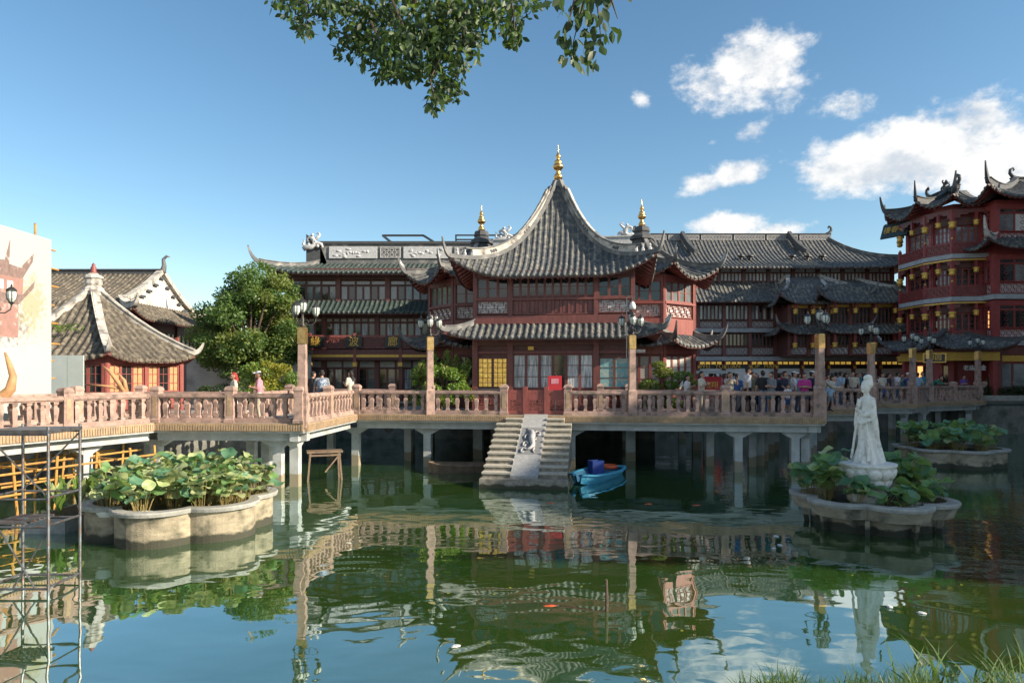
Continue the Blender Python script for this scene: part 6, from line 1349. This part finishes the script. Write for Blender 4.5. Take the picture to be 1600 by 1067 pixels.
for nm, c in dict(skin=(.5, .28, .19), hair_black=(.016, .013, .012), hair_red=(.3, .02, .02), hair_grey=(.12, .11, .1), shoe=(.05, .05, .055), cloth_white=(.68, .69, .7), cloth_navy=(.02, .028, .06), cloth_black=(.014, .014, .016), cloth_grey=(.2, .21, .23), cloth_beige=(.48, .41, .32), cloth_blue=(.05, .13, .32), cloth_lightblue=(.3, .42, .55), cloth_magenta=(.55, .04, .28), cloth_pink=(.6, .26, .32), cloth_red=(.45, .03, .03), cloth_green=(.03, .22, .15), cloth_olive=(.16, .15, .09), cloth_denim=(.06, .11, .2), cloth_teal=(.04, .2, .26), cloth_cream=(.6, .55, .45), cloth_purple=(.13, .07, .3)).items(): mat(nm, c, None, 14, .75, coord='OBJ')
POSES = {
    'stand': ({}, 'short'), 'phone': ({'la': ((-.03, -.06, -.27), (.1, -.2, .1)), 'ra': ((.03, -.06, -.27), (-.1, -.2, .1)), 'nod': .35}, 'long'), 'walk': ({'step': .7, 'la': ((-.05, .12, -.26), (0, -.02, -.26)), 'ra': ((.05, -.1, -.26), (0, -.14, -.2))}, 'short'),
    'lean': ({'lean': .75, 'la': ((-.04, -.2, -.2), (.08, -.24, .02)), 'ra': ((.04, -.2, -.2), (-.08, -.24, .02)), 'nod': .3, 'sleeve': 1}, 'short'), 'fold': ({'la': ((-.05, -.04, -.27), (.22, -.13, .05)), 'ra': ((.05, -.04, -.27), (-.22, -.14, .02)), 'short': .5}, 'bun'),
    'photo': ({'la': ((-.06, -.16, -.16), (.1, -.16, .2)), 'ra': ((.06, -.16, -.16), (-.1, -.16, .2)), 'short': .35}, 'long'), 'cap': ({'ra': ((.06, -.03, -.27), (-.05, -.2, .05)), 'sleeve': .5}, 'cap'), 'woman': ({'la': ((-.05, 0, -.28), (-.02, -.05, -.26)), 'skirt': 1, 'short': .4, 'sleeve': .3}, 'long'), 'shorts': ({'short': .6, 'step': .3, 'la': ((-.06, .05, -.27), (.03, -.16, -.16))}, 'short')}
BODY = {k: human(*v) for k, v in POSES.items()}
used = set(); pn = 0
COLN = {'white': 'white', 'navy': 'navy', 'black': 'black', 'grey': 'grey', 'beige': 'beige', 'blue': 'blue', 'lightblue': 'pale blue', 'magenta': 'magenta', 'pink': 'pink', 'red': 'red', 'green': 'green', 'olive': 'olive', 'denim': 'denim', 'teal': 'teal', 'cream': 'cream', 'purple': 'purple'}
PT = {'stand': 'standing', 'phone': 'looking at a phone', 'walk': 'walking', 'lean': 'leaning over the rail', 'fold': 'with folded arms', 'photo': 'taking a photo', 'cap': 'wearing a cap', 'woman': 'in a skirt', 'shorts': 'in shorts'}
def person(px, Y, pose, top, bottom, face, where, h=1.7, hair='hair_black', z=None, group=None, label=None):
    o = link('person', BODY[pose], None, (X(px, Y), Y, (DECK if z is None else z) + .002), face); s = h / 1.72; o.scale = (s * 1.04, s * 1.04, s)
    for i, q in enumerate(('skin', hair, 'cloth_' + top, 'cloth_' + bottom, 'shoe', 'shoe' if pose != 'cap' else 'cloth_white')): o.material_slots[i].link = 'OBJECT'; o.material_slots[i].material = M[q]
    lab = label or 'person in %s top and %s %s %s %s' % (COLN[top], COLN[bottom], 'skirt' if pose == 'woman' else ('shorts' if pose in ('shorts', 'fold', 'photo') else 'trousers'), PT[pose].replace('in a skirt', 'standing').replace('in shorts', 'strolling'), where)
    if lab in used: print('DUP LABEL', lab)
    used.add(lab); tag(o, lab, 'person', group); return o
LEFT, RIGHT, BACK = R(-90), R(90), PI
person(366, 24.0, 'woman', 'cream', 'white', R(-60), '', 1.62, 'hair_red', label='person with long red hair in a pale top on the left bridge')
person(405, 23.8, 'cap', 'pink', 'beige', R(-75), '', 1.66, label='person in a white cap and pink shirt walking on the left bridge')
person(489, 27.4, 'stand', 'black', 'navy', R(150), '', 1.68, label='person in dark clothes beside the backpacker near the sunlit lamp post')
bp_ = person(503, 25.4, 'stand', 'grey', 'denim', R(200), '', 1.72, label='person in grey shirt with a blue patterned backpack facing the restaurant')
mat('backpack', (.05, .1, .2), (.35, .4, .45), 18, .7, coord='OBJ', contrast=(.45, .55)); o = MB().lathe([(.12, 0), (.17, .06), (.18, .25), (.16, .38), (.08, .45)], (0, .17, .98), 10, sy=.62).build('backpack', 'backpack', bp_, smooth=True)
person(548, 28.6, 'phone', 'cream', 'beige', R(-120), '', 1.72, label='person in pale jacket with a shoulder strap standing at the inner bridge corner')
NEAR = [(1073, 27.6, 'phone', 'white', 'denim', 70, 1.55), (1096, 27.1, 'phone', 'cream', 'beige', 50, 1.68), (1140, 27.5, 'photo', 'beige', 'black', 10, 1.66), (1168, 27.6, 'walk', 'white', 'black', 95, 1.86), (1151, 28.7, 'stand', 'blue', 'grey', 150, 1.6), (1176, 28.5, 'stand', 'olive', 'black', 20, 1.66), (1181, 29.2, 'woman', 'red', 'black', -20, 1.62), (1192, 27.4, 'stand', 'black', 'denim', 170, 1.72), (1205, 27.2, 'fold', 'grey', 'teal', -60, 1.66), (1217, 28.4, 'stand', 'navy', 'black', 160, 1.62),
        (1226, 27.8, 'shorts', 'navy', 'navy', 60, 1.7), (1231, 26.9, 'shorts', 'white', 'blue', 20, 1.18), (1240, 28.2, 'cap', 'white', 'denim', 80, 1.68), (1247, 28.9, 'stand', 'lightblue', 'grey', 110, 1.64), (1257, 27.3, 'fold', 'magenta', 'denim', -15, 1.62), (1268, 28.4, 'cap', 'navy', 'black', 100, 1.7), (1277, 26.5, 'lean', 'beige', 'black', 75, 1.72)]
for px, Y_, po, a, b, f, h in NEAR: person(px, Y_, po, a, b, R(f), 'on the right bridge', h, group=None)
FAR = [(1295, 30.3, 'stand', 'white', 'black', 40, 1.6), (1297, 29.6, 'shorts', 'lightblue', 'grey', 0, 1.2), (1306, 33.3, 'stand', 'white', 'denim', 150, 1.7), (1313, 33.0, 'walk', 'lightblue', 'denim', 120, 1.72), (1321, 33.2, 'woman', 'black', 'black', 90, 1.66), (1333, 33.6, 'stand', 'cream', 'black', -30, 1.72), (1352, 33.9, 'photo', 'olive', 'grey', 60, 1.62), (1379, 39.6, 'woman', 'cream', 'blue', 10, 1.68), (1389, 40.0, 'stand', 'navy', 'grey', 60, 1.66), (1402, 39.8, 'walk', 'white', 'denim', 100, 1.72), (1409, 40.6, 'photo', 'teal', 'black', 20, 1.66), (1419, 40.4, 'cap', 'blue', 'beige', -60, 1.7),
       (1434, 40.3, 'stand', 'lightblue', 'black', 170, 1.7), (1442, 40.6, 'walk', 'teal', 'grey', -90, 1.76), (1456, 41.8, 'lean', 'green', 'black', 30, 1.7)]
for px, Y_, po, a, b, f, h in FAR: person(px, Y_, po, a, b, R(f), 'beyond the statue', h)
for px, Y_, po, a, b, f, h in [(1506, 44.2, 'fold', 'purple', 'navy', 0, 1.6), (1546, 45.6, 'cap', 'olive', 'black', 10, 1.66), (1558, 45.9, 'walk', 'red', 'navy', 60, 1.68), (1577, 45.5, 'cap', 'lightblue', 'grey', -30, 1.66), (1588, 45.9, 'stand', 'black', 'denim', 20, 1.68), (1598, 45.7, 'phone', 'blue', 'grey', 0, 1.68)]: person(px, Y_, po, a, b, R(f), 'behind the hedge', h, z=GZ)
rg2 = random.Random(21); tops = list(COLN); k = 0
while k < 50:      # the crowd on the far bank, each in other clothes
    a, b, po = rg2.choice(['white', 'navy', 'black', 'grey', 'blue', 'lightblue', 'red', 'olive', 'cream', 'teal', 'pink', 'white', 'beige']), rg2.choice(['denim', 'black', 'navy', 'grey', 'beige', 'olive']), rg2.choice(['stand', 'walk', 'woman', 'phone', 'cap', 'shorts', 'fold', 'photo'])
    lab = (a, b, po)
    if lab in used: continue
    used.add(lab); px = rg2.uniform(1085, 1425); person(px, rg2.uniform(46.5, 51.5), po, a, b, rg2.uniform(0, 6.28), 'in the far crowd', rg2.uniform(1.58, 1.78), z=GZ); k += 1
# ------------------------------------------------------------------ boats
def make_boat(name, label, loc, rz, L, W, D, hull, inside, rake=.35):
    t = thing(name, label, 'boat', loc, rz, local=True); st = [(-1, .55, 0), (-.8, .8, -.02), (-.4, .98, -.02), (0, 1, 0), (.4, .9, .04), (.75, .72, .08), (.93, .42, .15), (1, .2, .17)]
    m = MB(); rows = []; ins = []
    for u, w, sh in st:
        y = u * L / 2; hw = W / 2 * w; b = hw * .62; zt = D * .62 + sh * .6; zb = -D * .38 + max(0, u) ** 3 * .18
        rows.append([(-hw, y, zt), (-(hw + b) / 2 * 1.03, y, (zt + zb) / 2), (-b, y, zb), (b, y, zb), ((hw + b) / 2 * 1.03, y, (zt + zb) / 2), (hw, y, zt)])
        h2, b2 = max(hw - .06, .01), max(b - .05, .005); ins.append([(-h2, y, zt), (-b2, y, zb + .06), (b2, y, zb + .06), (h2, y, zt)])
    for a, b in zip(rows[:-1], rows[1:]): m.add(a + b, [(i + 1, i, 6 + i, 7 + i) for i in range(5)])
    m.add(rows[0], [tuple(range(6))]); m.build('hull', hull, t, smooth=False)
    m = MB()
    for a, b in zip(ins[:-1], ins[1:]): m.add(a + b, [(i, i + 1, 5 + i, 4 + i) for i in range(3)])
    m.add(ins[0], [(3, 2, 1, 0)]); m.build('inside', inside, t)
    m = MB()
    for s in (0, 5): m.sweep([(r_[s][0], r_[s][1], r_[s][2] - .02) for r_ in rows], .1, .06)
    m.beam(Vector(rows[0][0]) + Vector((0, .03, 0)), Vector(rows[0][5]) + Vector((0, .03, 0)), .1, .07); m.build('gunwale', hull, t)
    for u in (-.45, .3): w = W * .43 * (1 if u < 0 else .9); MB().bx(-w, w, u * L / 2 - .12, u * L / 2 + .12, D * .3, D * .3 + .05).build('thwart', inside, t)
    return t
bo = make_boat('rowing_boat', 'blue painted boat moored under the bridge beside the steps', (X(934, 24.9), 24.9, .02), R(152), 3.7, 1.35, .36, 'boat_blue', 'boat_inside')
bx_ = thing('blue_crate', 'blue plastic crate standing in the moored blue boat', 'crate', (X(931, 25.5), 25.5, .08), .4, local=True)
bx_.scale = (.8, .8, .8)
m = MB(); 
for s in (-1, 1): m.bx(s * .28 - .02, s * .28 + .02, -.24, .24, 0, .62); m.bx(-.26, .26, s * .22 - .02, s * .22 + .02, 0, .62)
m.build('sides', 'deep_blue', bx_); MB().bx(-.26, .26, -.2, .2, 0, .03).build('bottom', 'deep_blue', bx_)
lr = MB(); lr.tube([(.3 * math.cos(2 * PI * j / 16), .3 * math.sin(2 * PI * j / 16), 0) for j in range(17)], .07, 8, False); tag(lr.build('life_ring', 'orange', None, (X(950, 25.9), 25.9, .3), smooth=True), 'orange life ring lying on the blue boat', 'life ring')
make_boat('wooden_punt', 'old flat brown wooden punt moored in shadow left of the steps', (X(728, 26.6), 26.6, .02), R(100), 2.9, 1.0, .42, 'old_wood', 'old_wood')
# ------------------------------------------------------------------ scaffolds, stakes, small things in the water
sc = thing('scaffold_tower', 'grey steel scaffold tower standing in the water by the left edge', 'scaffold', (-8.4, 12.0, 0), 0, local=True)
for x in (-.52, .52):
    for y_ in (-.4, .45): MB().tube([(x, y_, -.6), (x, y_, 2.85)], .026, 7).build('upright', 'steel', sc)
for z in (.1, 1.15, 1.62, 2.72):
    for y_ in (-.4, .45): MB().tube([(-.52, y_, z), (.52, y_, z)], .02, 6).build('cross_tube', 'steel', sc)
    for x in (-.52, .52): MB().tube([(x, -.4, z + .03), (x, .45, z + .03)], .02, 6).build('cross_tube', 'steel', sc)
for a, b in (((-.52, -.4, 2.7), (.52, -.4, 1.65)), ((.52, .45, 2.7), (-.52, .45, 1.65)), ((-.3, -.4, 1.1), (.3, -.4, .1)), ((.52, -.38, 1.1), (-.1, -.38, .1))): MB().tube([a, b], .015, 6).build('brace', 'steel', sc)
m = MB()
for k in range(7): m.bx(-.52, .1, -.38 + k * .12, -.34 + k * .12, 1.19, 1.22)
for k in range(5): m.bx(-.5 + k * .14, -.48 + k * .14, -.38, .42, 1.175, 1.19)
m.build('platform', 'steel', sc); MB().bx(-.55, .55, -.42, .47, 2.74, 2.8).build('top_frame', 'steel', sc)
ys = thing('pole_scaffold', 'yellow pole scaffolding under the left end of the bridge', 'scaffold', (-13.0, 19.0, 0), R(-20.6), local=True); rr = random.Random(4)
for y_ in (-3.6, -2.3, -1.1, .1, 1.3, 2.4, 3.3):
    for x in (.35, -1.0, -2.2): MB().tube([(x, y_ + rr.uniform(-.2, .2), -.5), (x, y_, 1.5)], .038, 7).build('pole', 'yellow_pole', ys)
for x in (.35, -1.0, -2.2):
    for z in (.6, 1.15): MB().tube([(x + .07, -4.6, z), (x + .07, 3.9, z + rr.uniform(-.08, .12))], .032, 6).build('ledger', 'yellow_pole', ys)
for y_ in (-3, -.6, 1.8): MB().tube([(.6, y_, 1.22), (-2.4, y_ + .05, 1.24)], .032, 6).build('ledger', 'yellow_pole', ys)
tb = thing('timber_trestle', 'old timber trestle standing in the water under the bridge', 'trestle', (X(507, 24.6), 24.6, 0), R(20), local=True)
MB().bx(-.62, .62, -.3, .3, .98, 1.05).build('top', 'old_wood', tb); m = 0
for a, b in (((-.5, -.25, 1), (-.62, -.3, -.3)), ((.5, -.25, 1), (.6, -.3, -.3)), ((-.5, .25, 1), (-.55, .3, -.3)), ((.5, .25, 1), (.55, .3, -.3))): MB().beam(a, b, .06, .06).build('leg', 'old_wood', tb)
MB().beam((.45, -.27, .85), (.0, -.28, .3), .05, .05).build('brace', 'old_wood', tb); MB().beam((-.55, -.27, .9), (.55, -.27, .9), .05, .06).build('rail', 'old_wood', tb)
tag(MB().tube([(0, 0, -.4), (.01, 0, .2), (0, .01, .5)], [.028, .026, .022], 7).build('wooden_stake', 'bark', None, (1.49, 10.8, 0)), 'dark wooden stake sticking up from open water', 'stake')
for k, (px, Y_) in enumerate([(608, 28.6), (1072, 28.4), (1165, 28.3)]):
    f = thing('floodlight', 'round black floodlight hung under the bridge deck', 'floodlight', (X(px, Y_), Y_, 1.68), 0, 'floodlights under the bridge', local=True)
    MB().tube([(0, .15, -.1), (0, -.1, -.14)], [.17, .2], 12).build('housing', 'iron', f); MB().tube([(0, 0, .02), (0, 0, .36)], .025, 6).build('hanger', 'iron', f)
q = random.Random(15); lm = leaf_shape(.07, .022).mesh('floating_leaf', 'leaf_yellow'); mat('foam', (.6, .62, .6)); fm = MB().lathe([(.02, -.01), (.05, .004), (.03, .02)], (0, 0, 0), 7, sx=1.6).mesh('floating_litter', 'foam')
for k in range(46):
    Y_ = q.uniform(9, 21); px = q.choice([q.uniform(420, 800), q.uniform(900, 1600)]); x = X(px, Y_)
    o = tag(link('floating_leaf', lm, None, (x, Y_, .006), q.uniform(0, 6.28)), 'small fallen leaf floating on the pond', 'leaf', 'leaves floating on the pond')
for px, py in ((1213, 838), (1219, 852), (1209, 857), (1440, 958), (1390, 948), (712, 1010)): Y_ = CH * F / (py - HY); tag(link('floating_litter', fm, None, (X(px, Y_), Y_, .004), q.uniform(0, 3)), 'white scrap floating on the pond', 'litter', 'white scraps on the pond')
for k, (px, py, L_) in enumerate(((862, 786, .5), (1015, 787, .45), (1090, 789, .5), (862, 946, .42))):
    Y_ = CH * F / (py - HY); m = MB(); m.tube([(-L_ / 2, 0, -.035), (-L_ * .25, 0, -.03), (0, 0, -.028), (L_ * .3, .01, -.035), (L_ * .5, .02, -.04)], [.012, .045, .05, .03, .006], 8); m.add([(L_ * .42, 0, -.03), (L_ * .62, .06, -.01), (L_ * .62, -.03, -.01)], [(0, 1, 2)])
    tag(m.build('koi', 'orange', None, (X(px, Y_), Y_, 0), .1, smooth=True), 'orange koi just under the pond surface', 'fish', 'koi in the pond')
# driftwood on the left railing side, kiosk, cart
dw = thing('driftwood', 'bare tan forked branch rising before the printed hoarding', 'branch', (X(-6, 20.2), 20.2, GZ + .02), 0, local=True)
m = MB(); m.tube([(-.5, 0, 0), (-.35, 0, .5), (.15, 0, .9), (.42, 0, 1.15), (.5, 0, 1.55), (.36, .02, 1.95), (.24, .03, 2.25)], [.2, .19, .17, .14, .1, .07, .03], 9); m.tube([(-.3, 0, .6), (-.42, 0, 1.1), (-.2, 0, 1.6), (-.32, 0, 1.9)], [.14, .11, .08, .03], 8); m.build('branch', 'tan_wood', dw, smooth=True)
dw = thing('driftwood', 'bare tan branch lying across the bank before the hexagonal pavilion', 'branch', (X(185, 25.9), 26.2, GZ), 0, local=True)
m = MB(); m.tube([(1.2, 0, .15), (.6, 0, .7), (-.1, 0, .85), (-.6, 0, .8)], [.16, .15, .13, .06], 8); m.tube([(.2, 0, .8), (-.15, 0, 1.3), (-.5, 0, 1.75), (-.75, 0, 1.95)], [.12, .1, .07, .02], 8); m.tube([(.15, 0, .9), (.05, 0, 1.4), (-.2, 0, 1.7)], [.09, .07, .02], 7); m.tube([(0, 0, 1.1), (-.8, 0, 1.2), (-1.5, 0, 1.25)], [.07, .05, .02], 7); m.build('branch', 'tan_wood', dw, smooth=True)
ks = thing('red_kiosk', 'small red kiosk with a grey awning on the far bank', 'kiosk', (X(1103, 47), 47, GZ), 0, local=True)
MB().bx(-.9, .9, -.5, .5, 0, 1.55).build('body', 'red_cloth', ks); MB().bx(-1.15, 1.15, -.75, .6, 1.75, 1.95).build('awning', 'grey_panel', ks); link('lettering', text_mesh('南翔', .5, 'gold_paint'), ks, (.2, -.53, .95))
for x in (-.85, .85): MB().bx(x - .04, x + .04, -.45, -.37, 1.5, 1.8).build('awning_post', 'iron', ks)
